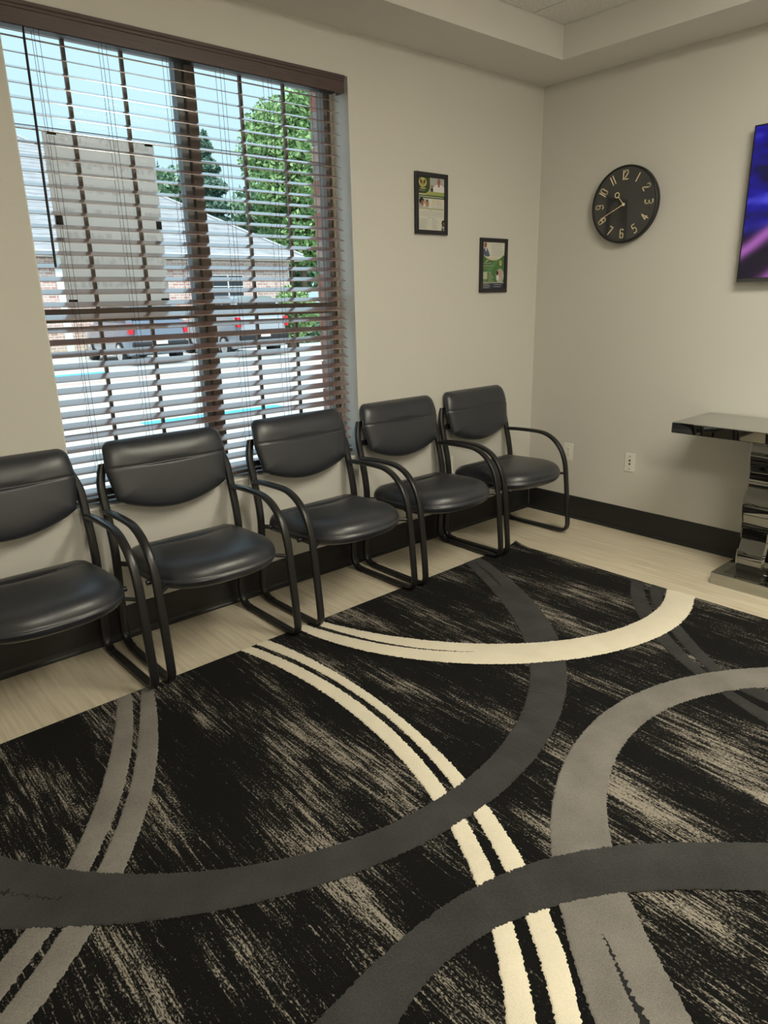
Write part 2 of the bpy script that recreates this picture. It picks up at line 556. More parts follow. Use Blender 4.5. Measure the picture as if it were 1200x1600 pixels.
# baseboards (rubber, with a toe)
prof = [(0, 0), (0.016, 0), (0.016, 0.008), (0.009, 0.016), (0.006, 0.03), (0.006, 0.146), (0.003, 0.152), (0, 0.152)]
def bb(name, fn, a, b):
    tag(MB().prism(prof, fn, a, b).build(name, BASEBOARD), kind='structure')
bb('baseboard_back', lambda d, z, h: (h, -d, z), XL, 0)
bb('baseboard_right', lambda d, z, h: (-d, h, z), YF, -0.016)
bb('baseboard_left', lambda d, z, h: (XL + d, h, z), YF, -0.016)
bb('baseboard_front', lambda d, z, h: (h, YF + d, z), XL, 0)

# ------------------------------------------------------------------ window
win = tag(empty('window_1', (0, 0, 0)), kind='structure')
GLASS = glass_mat()
YG = 0.155
# drywall returns are the wall itself, painted white: thin liners
m = MB().box(WX1 - 0.004, WX1, 0.001, 0.125, WZ0, WZ1)
m.build('jamb_liner', WALL_WHITE, win)
MB().box(WX0, WX0 + 0.004, 0.001, 0.125, WZ0, WZ1).build('jamb_liner', WALL_WHITE, win)
MB().box(WX0 + 0.004, WX1 - 0.004, 0.001, 0.125, WZ1 - 0.004, WZ1).build('head_liner', WALL_WHITE, win)
MB().box(WX0 + 0.004, WX1 - 0.004, -0.004, 0.125, WZ0, WZ0 + 0.012).build('window_sill', mat('sill_white', (0.78, 0.77, 0.74), 0.35), win, bevel=0.002)
a, b_ = WX0 + 0.004, WX1 - 0.004
# outer frame
MB().box(a, a + 0.03, 0.125, 0.20, WZ0 + 0.012, WZ1 - 0.004).build('frame_jamb', TANFR, win)
MB().box(b_ - 0.018, b_, 0.125, 0.20, WZ0 + 0.012, WZ1 - 0.004).build('frame_jamb', TANFR, win)
MB().box(b_ - 0.045, b_ - 0.024, 0.140, 0.20, WZ0 + 0.012, WZ1 - 0.004).build('frame_track', BRONZE, win)
MB().box(a + 0.03, b_ - 0.018, 0.125, 0.20, WZ1 - 0.04, WZ1 - 0.004).build('frame_head', BRONZE, win)
MB().box(a + 0.03, b_ - 0.045, 0.125, 0.20, WZ0 + 0.012, WZ0 + 0.045).build('frame_sill', BRONZE, win)
MX0, MX1 = -2.318, -2.236
MB().box(-2.283, -2.236, 0.125, 0.20, WZ0 + 0.045, WZ1 - 0.04).build('mullion', BRONZE, win, bevel=0.003)
MB().box(-2.318, -2.285, 0.145, 0.19, WZ0 + 0.045, WZ1 - 0.04).build('mullion_track', mat('track_grey', (0.22, 0.24, 0.26), 0.5), win)
for (u0, u1) in ((a + 0.03, MX0), (MX1, b_ - 0.045)):
    MB().box(u0, u1, 0.132, 0.178, 1.366, 1.419).build('meeting_rail', BRONZE, win)
    w3 = (u1 - u0) / 3
    for q in (1, 2):
        MB().box(u0 + q * w3 - 0.007, u0 + q * w3 + 0.007, 0.140, 0.153, WZ0 + 0.045, 1.366).build('muntin', BRONZE, win)
        MB().box(u0 + q * w3 - 0.007, u0 + q * w3 + 0.007, 0.140, 0.153, 1.419, WZ1 - 0.04).build('muntin', BRONZE, win)
    MB().box(u0, u1, 0.141, 0.152, 2.066, 2.080).build('muntin', BRONZE, win)
    MB().box(u0, u1, 0.141, 0.152, 0.985, 0.999).build('muntin', BRONZE, win)
    MB().box(u0, u1, 0.154, 0.158, WZ0 + 0.045, 1.366).build('pane', GLASS, win)
    MB().box(u0, u1, 0.154, 0.158, 1.419, WZ1 - 0.04).build('pane', GLASS, win)

# brick veneer outside with brick returns
BR = [mat('brick_a', (0.46, 0.22, 0.17), 0.9, noise=(25, 0.2, I1)), mat('brick_b', (0.52, 0.30, 0.24), 0.9, noise=(25, 0.2, I1)),
      mat('brick_c', (0.40, 0.33, 0.30), 0.9, noise=(25, 0.2, I1)), mat('brick_d', (0.60, 0.40, 0.33), 0.9, noise=(25, 0.2, I1))]
MORTAR = mat('mortar', (0.62, 0.58, 0.54), 0.95)
VEN = brick_mat('veneer_brick', 2.2, (0.45, 0.22, 0.17), (0.55, 0.36, 0.30), (0.66, 0.62, 0.58))
m = MB()
m.box(XL - 0.15, WX0 - 0.216, T_IN, 0.31, -0.3, 3.1, 1); m.box(WX1 + 0.216, 0.2, T_IN, 0.31, -0.3, 3.1, 1)
m.box(WX0 - 0.216, WX1 + 0.216, T_IN, 0.31, WZ1 + 0.03, 3.1, 1); m.box(WX0 - 0.216, WX1 + 0.216, T_IN, 0.31, -0.3, WZ0 - 0.03, 1)
m.box(WX0 - 0.216, WX0 + 0.002, T_IN, 0.303, WZ0 - 0.03, WZ1 + 0.03, 0); m.box(WX1 - 0.002, WX1 + 0.216, T_IN, 0.303, WZ0 - 0.03, WZ1 + 0.03, 0)
ven = tag(m.build('wall_outside', [MORTAR, VEN]), 'red brick veneer around the outside of the window', kind='structure')
zz = WZ0 - 0.028
ci = 0
while zz < WZ1 + 0.02:
    for side in (0, 1):
        full = (ci + side) % 2 == 0
        x_edge = WX1 - 0.008 if side else WX0 + 0.008
        L_ = 0.222 if full else 0.106
        x0_, x1_ = (x_edge, x_edge + L_) if side else (x_edge - L_, x_edge)
        MB().box(x0_, x1_, T_IN + 0.002, 0.31, zz, zz + 0.066).build('brick', random.choice(BR), ven)
        if not full:
            x0_, x1_ = (x_edge + 0.116, x_edge + 0.222) if side else (x_edge - 0.222, x_edge - 0.116)
            MB().box(x0_, x1_, T_IN + 0.002, 0.31, zz, zz + 0.066).build('brick', random.choice(BR), ven)
    zz += 0.0765
    ci += 1

# sheet taped over the upper left panes
sb = tag(empty('sign_board', (-2.66, 0.160, 1.42)), 'pale back of a sign sheet taped over the upper left window panes', 'sign')
MB().box(-0.220, 0.222, 0.0, 0.004, 0.002, 0.655).build('sheet', board_mat(), sb)
TAPE = mat('black_tape', (0.012, 0.012, 0.014), 0.5)
for (tx, tz, w_, h_) in ((-0.185, 0.645, 0.034, 0.010), (0.20, 0.645, 0.034, 0.010), (-0.203, 0.333, 0.028, 0.045),
                         (0.208, 0.328, 0.024, 0.045), (-0.195, 0.02, 0.036, 0.030), (0.20, 0.024, 0.036, 0.020)):
    MB().box(tx - w_ / 2, tx + w_ / 2, -0.0012, -0.0002, tz - h_ / 2, tz + h_ / 2).build('tape', TAPE, sb)

# ------------------------------------------------------------------ wooden blind
bl = tag(empty('window_blind', (-2.265, 0.06, WZ0 + 0.012)), 'open dark wood slat blind hanging in the window', 'blind')
OX, OY, OZ = -2.265, 0.06, WZ0 + 0.012
SX0, SX1 = -3.008, -1.536
# valance: moulded profile
vp = [(0.0, 0.0), (-0.012, 0.0), (-0.012, 0.048), (-0.015, 0.051), (-0.015, 0.058), (-0.019, 0.063), (-0.021, 0.070), (-0.021, 0.0735), (0.0, 0.0735)]
mv = MB().prism(vp, lambda d, z, h: (h, 0.006 + d - OY + 0.010, 2.362 - OZ + z), SX0 - OX - 0.004, SX1 - OX + 0.006)
mv.box(SX1 - OX - 0.006, SX1 - OX + 0.006, 0.016 - OY, 0.055 - OY, 2.362 - OZ, 2.4355 - OZ)
mv.build('valance', VALANCE, bl)
MB().box(SX0 - OX, SX1 - OX - 0.008, 0.035 - OY, 0.088 - OY, 2.372 - OZ, 2.433 - OZ).build('headrail', PLASTIC, bl)
tilt = math.radians(21)
sl = MB()
nseg = 6
top = []; bot = []
for q in range(nseg + 1):
    s_ = -0.025 + 0.05 * q / nseg
    crown = 0.0006 * (1 - (s_ / 0.025) ** 2)
    yy = s_ * math.cos(tilt) - crown * math.sin(tilt)
    z_ = s_ * math.sin(tilt) + crown * math.cos(tilt)
    top.append((yy, z_ + 0.0014)); bot.append((yy, z_ - 0.0014))
sl.prism(top + bot[::-1], lambda y_, z_, h: (h, y_, z_), SX0 - OX, SX1 - OX)
slat_z = []
z_ = 2.340
first_slat = None
while z_ > 0.665:
    slat_z.append(z_)
    if first_slat is None:
        first_slat = sl.build('slat', WOOD, bl, smooth=35, loc=(0, 0, z_ - OZ))
    else:
        o = first_slat.copy(); COL.objects.link(o); o.location = (0, 0, z_ - OZ)
        o.rotation_euler = (math.radians(random.uniform(-1.2, 1.2)), 0, 0)
    z_ -= 0.0476
MB().box(SX0 - OX, SX1 - OX + 0.005, -0.026, 0.026, 0.634 - OZ, 0.650 - OZ).build('bottom_rail', VALANCE, bl, bevel=0.003)
for lx in (-2.892, -2.654, -2.399, -2.162, -1.928, -1.666):
    for dy, dx in ((-0.0265, -0.004), (0.0265, 0.004)):
        zb, ztp = 0.650 - OZ, 2.372 - OZ
        MB().tube([(lx - OX + dx, dy, zb), (lx - OX + dx, dy, ztp)], 0.0009, 5).build('ladder_cord', CORD, bl)
    MB().tube([(lx - OX + 0.012, -0.0285, 0.650 - OZ), (lx - OX + 0.012, -0.0285, 2.372 - OZ)], 0.0009, 5).build('lift_cord', CORD, bl)
MB().tube([(-2.930 - OX, -0.030, 2.372 - OZ), (-2.9335 - OX, -0.034, 2.33 - OZ), (-2.946 - OX, -0.040, 1.585 - OZ), (-2.946 - OX, -0.040, 1.572 - OZ)],
          [0.0025, 0.0045, 0.0050, 0.0042], 8).build('tilt_wand', PLASTIC, bl, smooth=50)

# ------------------------------------------------------------------ chairs
def smooth_path(pts, n):
    """Catmull-Rom through pts"""
    P = [Vector(p) for p in pts]
    P = [P[0] * 2 - P[1]] + P + [P[-1] * 2 - P[-2]]
    out = []
    for i in range(1, len(P) - 2):
        for k_ in range(n):
            t = k_ / n
            a, b, c, d = P[i - 1], P[i], P[i + 1], P[i + 2]
            out.append(0.5 * ((2 * b) + (c - a) * t + (2 * a - 5 * b + 4 * c - d) * t * t + (3 * b - a - 3 * c + d) * t ** 3))
    out.append(P[-2].copy())
    return out


def flat_tube(path2, xc, wide, thick, seg=14):
    """sweep an oval in the plane x=xc along (y,z) points; wide across x"""
    path2 = [Vector((q.x, q.y)) for q in path2]
    n = len(path2)
    vs = []; fs = []
    for i in range(n):
        p = path2[i]
        t = (path2[min(i + 1, n - 1)] - path2[max(i - 1, 0)]).normalized()
        nrm = Vector((-t.y, t.x))
        for k_ in range(seg):
            q = 2 * math.pi * k_ / seg
            c, s = math.cos(q), math.sin(q)
            ex = math.copysign(abs(c) ** 0.62, c) * wide / 2
            en = math.copysign(abs(s) ** 0.62, s) * thick / 2
            o = p + nrm * en
            vs.append((xc + ex, o.x, o.y))
    for i in range(n - 1):
        for k_ in range(seg):
            a = i * seg + k_; c = i * seg + (k_ + 1) % seg
            fs.append((a, c, c + seg, a + seg))
    fs.append(tuple(range(seg))[::-1]); fs.append(tuple(range((n - 1) * seg, n * seg)))
    return vs, fs


HALF = 0.293
ARM = [(-0.062, 0.606), (-0.12, 0.611), (-0.22, 0.614), (-0.32, 0.612), (-0.375, 0.601), (-0.425, 0.576), (-0.468, 0.536), (-0.497, 0.488), (-0.515, 0.43),
       (-0.524, 0.36), (-0.534, 0.26), (-0.543, 0.15), (-0.548, 0.075), (-0.547, 0.047), (-0.537, 0.026), (-0.519, 0.0145), (-0.495, 0.0105)]
SLED = [(-0.495, 0.0105), (-0.38, 0.0105), (-0.25, 0.0105), (-0.135, 0.0105)]
POST = [(-0.135, 0.0105), (-0.105, 0.014), (-0.082, 0.027), (-0.068, 0.05), (-0.064, 0.085), (-0.070, 0.17), (-0.082, 0.29), (-0.092, 0.40), (-0.090, 0.46), (-0.078, 0.53), (-0.060, 0.606),
        (-0.040, 0.69), (-0.022, 0.76), (-0.014, 0.80)]


def pillow(outline, rings, thick_fn, place, seam=None):
    """closed cushion from a 2d outline (star-shaped about its centre)"""
    n = len(outline)
    cx = sum(p[0] for p in outline) / n; cy = sum(p[1] for p in outline) / n
    vs = []; fs = []
    def layer(side):
        idx = []
        for r in rings:
            base = len(vs)
            for (u, v) in outline:
                a = cx + (u - cx) * r; b = cy + (v - cy) * r
                vs.append(place(a, b, side * thick_fn(a, b, r, side)))
            idx.append(base)
        c = len(vs)
        vs.append(place(cx, cy, side * thick_fn(cx, cy, 0, side)))
        for q in range(len(idx) - 1):
            for k_ in range(n):
                fs.append((idx[q] + k_, idx[q] + (k_ + 1) % n, idx[q + 1] + (k_ + 1) % n, idx[q + 1] + k_))
        for k_ in range(n):
            fs.append((idx[-1] + k_, idx[-1] + (k_ + 1) % n, c))
        return idx[0]
    a = layer(1); b = layer(-1)
    for k_ in range(n):
        fs.append((a + k_, a + (k_ + 1) % n, b + (k_ + 1) % n, b + k_))
    return vs, fs


def rounded(pts, rad, seg=8):
    """polygon with rounded corners; rad per corner"""
    out = []
    n = len(pts)
    for i in range(n):
        p = Vector(pts[i]); a = Vector(pts[i - 1]); b = Vector(pts[(i + 1) % n])
        d1 = (a - p).normalized(); d2 = (b - p).normalized()
        ang = d1.angle(d2)
        r = rad[i]
        if r <= 0:
            out.append(tuple(p)); continue
        t = r / math.tan(ang / 2)
        c = p + (d1 + d2).normalized() * (r / math.sin(ang / 2))
        s = p + d1 * t; e = p + d2 * t
        a0 = math.atan2((s - c).y, (s - c).x); a1 = math.atan2((e - c).y, (e - c).x)
        da = (a1 - a0 + math.pi) % (2 * math.pi) - math.pi
        for q in range(seg + 1):
            w = a0 + da * q / seg
            out.append((c.x + r * math.cos(w), c.y + r * math.sin(w)))
    return out


def resample(poly, step):
    out = []
    n = len(poly)
    for i in range(n):
        a = Vector(poly[i]); b = Vector(poly[(i + 1) % n])
        k_ = max(1, int((b - a).length / step))
        for q in range(k_):
            out.append(tuple(a.lerp(b, q / k_)))
    return out


def make_chair():
    root = empty('guest_chair')
    for s in (-1, 1):
        xc = s * HALF
        v, f = flat_tube(smooth_path([(y, z, 0) for y, z in ARM], 5), xc, 0.034, 0.021)
        MB().add(v, f).build('arm_and_front_leg', FRAME, root, smooth=60)
        v, f = flat_tube([Vector((y, z, 0)) for y, z in SLED], xc, 0.034, 0.021)
        MB().add(v, f).build('sled_runner', FRAME, root, smooth=60)
        v, f = flat_tube(smooth_path([(y, z, 0) for y, z in POST], 5), xc - s * 0.002, 0.034, 0.027)
        # the upper end bends in behind the cushion
        v = [(x_ - s * 0.9 * max(0.0, z_ - 0.70) ** 1.5, y_, z_) for x_, y_, z_ in v]
        MB().add(v, f).build('back_post', FRAME, root, smooth=60)
    # seat carrier
    for yy in (-0.40, -0.13):
        MB().tube([(-HALF + 0.004, yy if yy < -0.2 else -0.088, 0.384), (-HALF + 0.03, yy, 0.384), (HALF - 0.03, yy, 0.384), (HALF - 0.004, yy if yy < -0.2 else -0.088, 0.384)], 0.011, 8).build('seat_crossbar', FRAME, root, smooth=60)
    for s in (-1, 1):
        MB().box(s * 0.24 - 0.012, s * 0.24 + 0.012, -0.46, -0.10, 0.362, 0.372).build('seat_rail', FRAME, root, bevel=0.002)
        MB().tube([(s * (HALF - 0.004), -0.523, 0.376), (s * 0.24, -0.49, 0.384)], 0.008, 8).build('seat_bracket', FRAME, root, smooth=60)

    # seat cushion: D-shaped plan
    out = [(-0.262, -0.095), (0.262, -0.095)]
    poly = []
    for q in range(0, 25):                       # front arc, right to left
        w = math.pi * q / 24
        c, s = math.cos(w), math.sin(w)
        poly.append((0.272 * math.copysign(abs(c) ** 0.78, c), -0.375 - 0.222 * abs(s) ** 0.9))
    poly = [(-0.245, -0.095), (0.245, -0.095), (0.262, -0.12), (0.272, -0.26)] + poly[1:-1] + [(-0.272, -0.375), (-0.272, -0.26), (-0.262, -0.12)]
    poly = resample(poly, 0.016)

    def seat_t(a, b, r, side):
        if side > 0:
            h = 0.062 * (max(0, 1 - r ** 9)) ** 0.5
            h += 0.012 * (1 - r * r)
            g = math.exp(-((b + 0.225 - 0.25 * a * a) / 0.010) ** 2) * max(0, 1 - (a / 0.23) ** 4) * 0.006
            g2 = math.exp(-((b + 0.225 - 0.25 * a * a) / 0.035) ** 2) * max(0, 1 - (a / 0.15) ** 2) * 0.007
            return h - g - g2
        return 0.048 * (max(0, 1 - r ** 12)) ** 0.5
    rings = [1.0, 0.996, 0.985, 0.965, 0.94, 0.91, 0.87, 0.82, 0.76, 0.7, 0.64, 0.58, 0.52, 0.46, 0.4, 0.33, 0.26, 0.18, 0.1]
    v, f = pillow(poly, rings, seat_t, lambda a, b, h: (a, b, 0.400 + h - 0.02 * (b + 0.35)))
    MB().add(v, f).build('seat', LEATHER, root, smooth=True)
    # welt seam along the seat's front edge
    # back cushion in (x, s): s runs up the leaning back
    H = 0.325
    arc = []
    for q in range(1, 16):
        w = q / 16
        xx = 0.240 - 0.480 * w
        arc.append((xx, 0.060 * (abs(xx) / 0.240) ** 1.9))
    base = rounded([(-0.262, H * 0.97), (0.262, H * 0.97), (0.274, 0.20), (0.250, 0.07), (-0.250, 0.07), (-0.274, 0.20)],
                   [0.040, 0.040, 0.10, 0.0, 0.0, 0.10], 8)
    # insert the drooping lower edge between the two lower corners
    k0 = min(range(len(base)), key=lambda i: (Vector(base[i]) - Vector((0.250, 0.07))).length)
    base = base[:k0 + 1] + [(x_, y_) for x_, y_ in arc] + base[k0 + 1:]
    poly = resample(base, 0.008)

    def back_t(a, b, r, side):
        if side > 0:
            h = 0.034 * (max(0, 1 - r ** 8)) ** 0.5 + 0.010 * (1 - r * r)
            sm = b - (0.197 + 0.10 * a * a)
            g = math.exp(-(sm / 0.0050) ** 2) * 0.0032
            g2 = math.exp(-((sm - 0.006) / 0.011) ** 2) * max(0, 1 - (a / 0.13) ** 2) * 0.0045
            return h - g - g2
        return 0.026 * (max(0, 1 - r ** 9)) ** 0.5

    lean = math.radians(12)

    def place(a, s, h):
        # front of the cushion faces -Y; upper part rolls backwards
        roll = max(0.0, s - 0.23)
        y0 = -0.095 + s * math.sin(lean) + 2.6 * roll * roll - 0.10 * a * a
        z0 = 0.582 + s * math.cos(lean)
        return (a, y0 - h * math.cos(lean), z0 + h * math.sin(lean))
    rings = [1.0, 0.995, 0.985, 0.968, 0.945] + [0.93 - 0.0155 * q for q in range(59)]
    v, f = pillow(poly, rings, back_t, place)
    MB().add(v, f).build('backrest', LEATHER, root, smooth=True)
    # back shell plate behind the cushion, joining the posts
    MB().box(-HALF + 0.014, HALF - 0.014, -0.042, -0.034, 0.672, 0.70).build('back_bar', FRAME, root)
    return root


chair0 = make_chair()
chairs = [(-0.608, 'black leather guest chair nearest the corner, rightmost of the row of five'),
          (-1.245, 'black leather guest chair second from the corner, right of the window'),
          (-1.918, 'middle black leather guest chair of the five, in front of the blind'),
          (-2.622, 'black leather guest chair in front of the left end of the blind'),
          (-3.287, 'black leather guest chair cut off by the photo, leftmost of the row')]
for i, (cx, lab) in enumerate(chairs):
    o = chair0 if i == 0 else copy_tree(chair0)
    o.location = (cx, 0, 0)
    o.rotation_euler = (-0.017, 0, math.radians((0.4, -0.6, 0.3, -0.5, 0.6)[i]))
    tag(o, lab, 'chair', 'row of guest chairs under the window')

# ------------------------------------------------------------------ rug
RUG_T = 0.008
RC = [(-0.690, -0.447), (-4.35, -0.507), (-4.35, -3.20), (-0.685, -3.20)]


def curl(x, y):
    d = math.hypot(x - RC[0][0], y - RC[0][1])
    return 0.020 * max(0.0, 1 - d / 0.11) ** 2


rug = tag(empty('area_rug', (-2.5, -1.85, 0)), 'black area rug with cream, taupe and charcoal arcs and distressed streaks', 'rug')
RO = Vector((-2.5, -1.85, 0))
NX, NY = 150, 110
g = MB()
vs = []; fs = []
def rug_pt(u, v):
    a = Vector(RC[1]).lerp(Vector(RC[0]), u); b = Vector(RC[2]).lerp(Vector(RC[3]), u)
    return b.lerp(a, v)
us = [1 - (1 - q / NX) ** 1.5 for q in range(NX + 1)]
vv = [1 - (1 - q / NY) ** 1.5 for q in range(NY + 1)]
for v_ in vv:
    for u_ in us:
        p = rug_pt(u_, v_)
        vs.append((p.x - RO.x, p.y - RO.y, RUG_T + curl(p.x, p.y)))
for j in range(NY):
    for i in range(NX):
        a = j * (NX + 1) + i
        fs.append((a, a + 1, a + NX + 2, a + NX + 1))
# skirt
ring = [i for i in range(NX + 1)] + [j * (NX + 1) + NX for j in range(1, NY + 1)] + [NY * (NX + 1) + i for i in range(NX - 1, -1, -1)] + [j * (NX + 1) for j in range(NY - 1, 0, -1)]
b0 = len(vs)
for r in ring:
    p = vs[r]
    vs.append((p[0], p[1], p[2] - RUG_T + 0.0003))
g.add(vs, fs, 0)
n = len(ring)
g.f += [(ring[k_], ring[(k_ + 1) % n], b0 + (k_ + 1) % n, b0 + k_) for k_ in range(n)]
g.m += [1] * n
RUGM = rug_mat()
BIND = mat('rug_binding', (0.008, 0.008, 0.008), 0.95)
g.build('pile_ground', [RUGM, BIND], rug, smooth=40)

CREAM = pile_mat('rug_cream', (0.74, 0.68, 0.555), 0.08)
TAUPE = pile_mat('rug_taupe', (0.195, 0.183, 0.168), 0.26)
CHAR = pile_mat('rug_charcoal', (0.044, 0.044, 0.044), 0.34)
CHAR2 = pile_mat('rug_charcoal_dark', (0.034, 0.034, 0.034), 0.45)


def polar_edge(pts, c, deg=4):
    """r(theta) polynomial of an edge around centre c, flat beyond its ends"""
    P = np.array(pts) - np.array(c)
    th = np.unwrap(np.arctan2(P[:, 1], P[:, 0])); r = np.hypot(P[:, 0], P[:, 1])
    deg = min(deg, len(pts) - 2)
    mid = th.mean()
    co = np.polyfit(th - mid, r, deg)
    lo, hi = th.min(), th.max()
    return lambda t: float(np.polyval(co, np.clip(t, lo, hi) - mid)), lo, hi


def clip_rug(me):
    bm = bmesh.new(); bm.from_mesh(me)
    for i in range(4):
        a = Vector(RC[i]) - RO.xy; b = Vector(RC[(i + 1) % 4]) - RO.xy
        d = (b - a).normalized()
        inn = Vector((-d.y, d.x))            # RC runs counter-clockwise
        a2 = a + inn * 0.006
        bmesh.ops.bisect_plane(bm, geom=bm.verts[:] + bm.edges[:] + bm.faces[:], plane_co=(a2.x, a2.y, 0), plane_no=(-inn.x, -inn.y, 0), clear_outer=True)
    bm.to_mesh(me); bm.free()


def band(name, mat_, inner, outer, c, t0, t1, lift, h=0.003, jit=0.0017, label=None, taper=None):
    fi, _, _ = polar_edge(inner, c); fo, _, _ = polar_edge(outer, c)
    rm = 0.5 * (fi((t0 + t1) / 2) + fo((t0 + t1) / 2))
    n_ = int(abs(t1 - t0) * rm / 0.004)
    vs = []; fs = []
    K = 6
    for i in range(n_ + 1):
        t = t0 + (t1 - t0) * i / n_
        a, b = fi(t), fo(t)
        if taper:
            mid = (a + b) / 2; w = taper((t - t0) / (t1 - t0)); a, b = mid + (a - mid) * w, mid + (b - mid) * w
        a += random.gauss(0, jit); b += random.gauss(0, jit)
        w = (b - a)
        e = min(0.006, abs(w) * 0.3) * (1 if w > 0 else -1)
        rr = [a, a + e * 0.35, a + e, b - e, b - e * 0.35, b]
        hh = [0, h * 0.7, h, h, h * 0.7, 0]
        for q in range(K):
            px, py = c[0] + rr[q] * math.cos(t), c[1] + rr[q] * math.sin(t)
            vs.append((px - RO.x, py - RO.y, RUG_T + curl(px, py) + lift + hh[q]))
    for i in range(n_):
        for q in range(K - 1):
            a = i * K + q
            fs.append((a, a + 1, a + K + 1, a + K))
    mb = MB().add(vs, fs)
    o = mb.build(name, mat_, rug, smooth=True)
    clip_rug(o.data)
    if label: o['label'] = label
    return o


G1a_l = [(-3.133, -0.521), (-3.202, -0.683), (-3.291, -0.862), (-3.389, -1.021), (-3.464, -1.132), (-3.531, -1.214), (-3.663, -1.343), (-3.7, -1.374), (-3.733, -1.397)]
G1a_r = [(-3.078, -0.531), (-3.138, -0.689), (-3.229, -0.888), (-3.306, -1.019), (-3.363, -1.108), (-3.485, -1.261), (-3.614, -1.388), (-3.679, -1.439), (-3.757, -1.501)]
G1b_l = [(-3.038, -0.517), (-3.101, -0.668), (-3.163, -0.789), (-3.228, -0.92), (-3.301, -1.05), (-3.371, -1.148), (-3.467, -1.277), (-3.598, -1.403), (-3.653, -1.447), (-3.712, -1.494), (-3.766, -1.538)]
G1b_r = [(-3.001, -0.552), (-3.039, -0.668), (-3.111, -0.837), (-3.175, -0.969), (-3.238, -1.082), (-3.304, -1.174), (-3.353, -1.245), (-3.418, -1.332), (-3.541, -1.455), (-3.583, -1.488), (-3.661, -1.54), (-3.726, -1.598)]
D1_in = [(-3.654, -1.06), (-3.593, -1.142), (-3.532, -1.218), (-3.424, -1.332), (-3.347, -1.402), (-3.251, -1.475), (-3.152, -1.546), (-3.002, -1.626), (-2.82, -1.681), (-2.609, -1.698), (-2.502, -1.707), (-2.283, -1.656), (-2.091, -1.582), (-1.901, -1.464), (-1.782, -1.379), (-1.671, -1.265), (-1.478, -1.052), (-1.358, -0.872), (-1.242, -0.648), (-1.179, -0.495)]
D1_out = [(-3.71, -1.297), (-3.651, -1.354), (-3.554, -1.447), (-3.471, -1.506), (-3.344, -1.596), (-3.221, -1.661), (-3.117, -1.693), (-2.959, -1.754), (-2.808, -1.772), (-2.674, -1.787), (-2.529, -1.803), (-2.494, -1.811), (-2.35, -1.796), (-2.25, -1.782), (-2.113, -1.734), (-1.981, -1.685), (-1.857, -1.61), (-1.687, -1.498), (-1.537, -1.36), (-1.47, -1.285), (-1.385, -1.18), (-1.296, -1.02), (-1.16, -0.778), (-1.039, -0.518)]
C1a_l = [(-2.579, -0.51), (-2.545, -0.666), (-2.525, -0.83), (-2.524, -1.004), (-2.538, -1.183), (-2.55, -1.344), (-2.58, -1.509), (-2.602, -1.594), (-2.638, -1.698), (-2.675, -1.797), (-2.778, -1.984), (-2.851, -2.093), (-2.93, -2.193), (-2.993, -2.261)]
C1a_r = [(-2.523, -0.515), (-2.493, -0.685), (-2.469, -0.841), (-2.464, -1.009), (-2.47, -1.176), (-2.487, -1.34), (-2.53, -1.519), (-2.56, -1.633), (-2.58, -1.697), (-2.614, -1.797), (-2.722, -1.999), (-2.795, -2.113), (-2.886, -2.233), (-2.949, -2.3)]
C1b_l = [(-2.502, -0.502), (-2.464, -0.682), (-2.439, -0.854), (-2.441, -1.03), (-2.449, -1.196), (-2.466, -1.359), (-2.498, -1.511), (-2.53, -1.626), (-2.546, -1.698), (-2.576, -1.796), (-2.69, -2.0), (-2.76, -2.121), (-2.841, -2.233), (-2.919, -2.328)]
C1b_r = [(-2.444, -0.507), (-2.414, -0.667), (-2.398, -0.835), (-2.396, -1.006), (-2.406, -1.176), (-2.431, -1.349), (-2.449, -1.498), (-2.477, -1.622), (-2.488, -1.699), (-2.529, -1.803), (-2.632, -2.024), (-2.707, -2.144), (-2.782, -2.259), (-2.88, -2.362)]
C2_top = [(-2.167, -0.501), (-2.119, -0.659), (-2.031, -0.831), (-1.931, -0.978), (-1.902, -1.046), (-1.746, -1.211), (-1.553, -1.344), (-1.388, -1.434), (-1.2, -1.489), (-1.019, -1.492), (-0.875, -1.468), (-0.736, -1.419)]
C2_bot = [(-2.297, -0.507), (-2.26, -0.648), (-2.228, -0.795), (-2.158, -0.972), (-2.066, -1.114), (-2.017, -1.157), (-1.872, -1.315), (-1.782, -1.379), (-1.609, -1.513), (-1.432, -1.588), (-1.221, -1.627), (-1.035, -1.628), (-0.861, -1.604), (-0.736, -1.559)]
C2_slit = [(-2.226, -0.52), (-2.167, -0.719), (-2.089, -0.895), (-1.998, -1.046), (-1.895, -1.163)]
G2_out = [(-1.135, -2.048), (-1.258, -1.947), (-1.428, -1.869), (-1.579, -1.82), (-1.777, -1.783), (-1.969, -1.785), (-2.11, -1.817), (-2.227, -1.857), (-2.338, -1.907), (-2.503, -2.01), (-2.558, -2.053), (-2.678, -2.162), (-2.748, -2.247), (-2.809, -2.315), (-2.857, -2.372)]
G2_in = [(-1.283, -2.105), (-1.415, -2.025), (-1.528, -1.968), (-1.647, -1.928), (-1.765, -1.91), (-1.897, -1.915), (-2.027, -1.933), (-2.14, -1.973), (-2.253, -2.033), (-2.295, -2.066), (-2.416, -2.143), (-2.516, -2.249), (-2.579, -2.324), (-2.632, -2.395), (-2.676, -2.462), (-2.711, -2.515)]
D2_up = [(-2.094, -2.417), (-2.215, -2.3), (-2.349, -2.189), (-2.48, -2.104), (-2.632, -2.024), (-2.774, -1.987), (-2.896, -1.972), (-3.05, -1.973), (-3.18, -1.98), (-3.287, -1.995)]
D2_lo = [(-2.262, -2.481), (-2.41, -2.338), (-2.509, -2.256), (-2.624, -2.186), (-2.751, -2.129), (-2.873, -2.088), (-2.994, -2.081), (-3.084, -2.093), (-3.16, -2.109)]
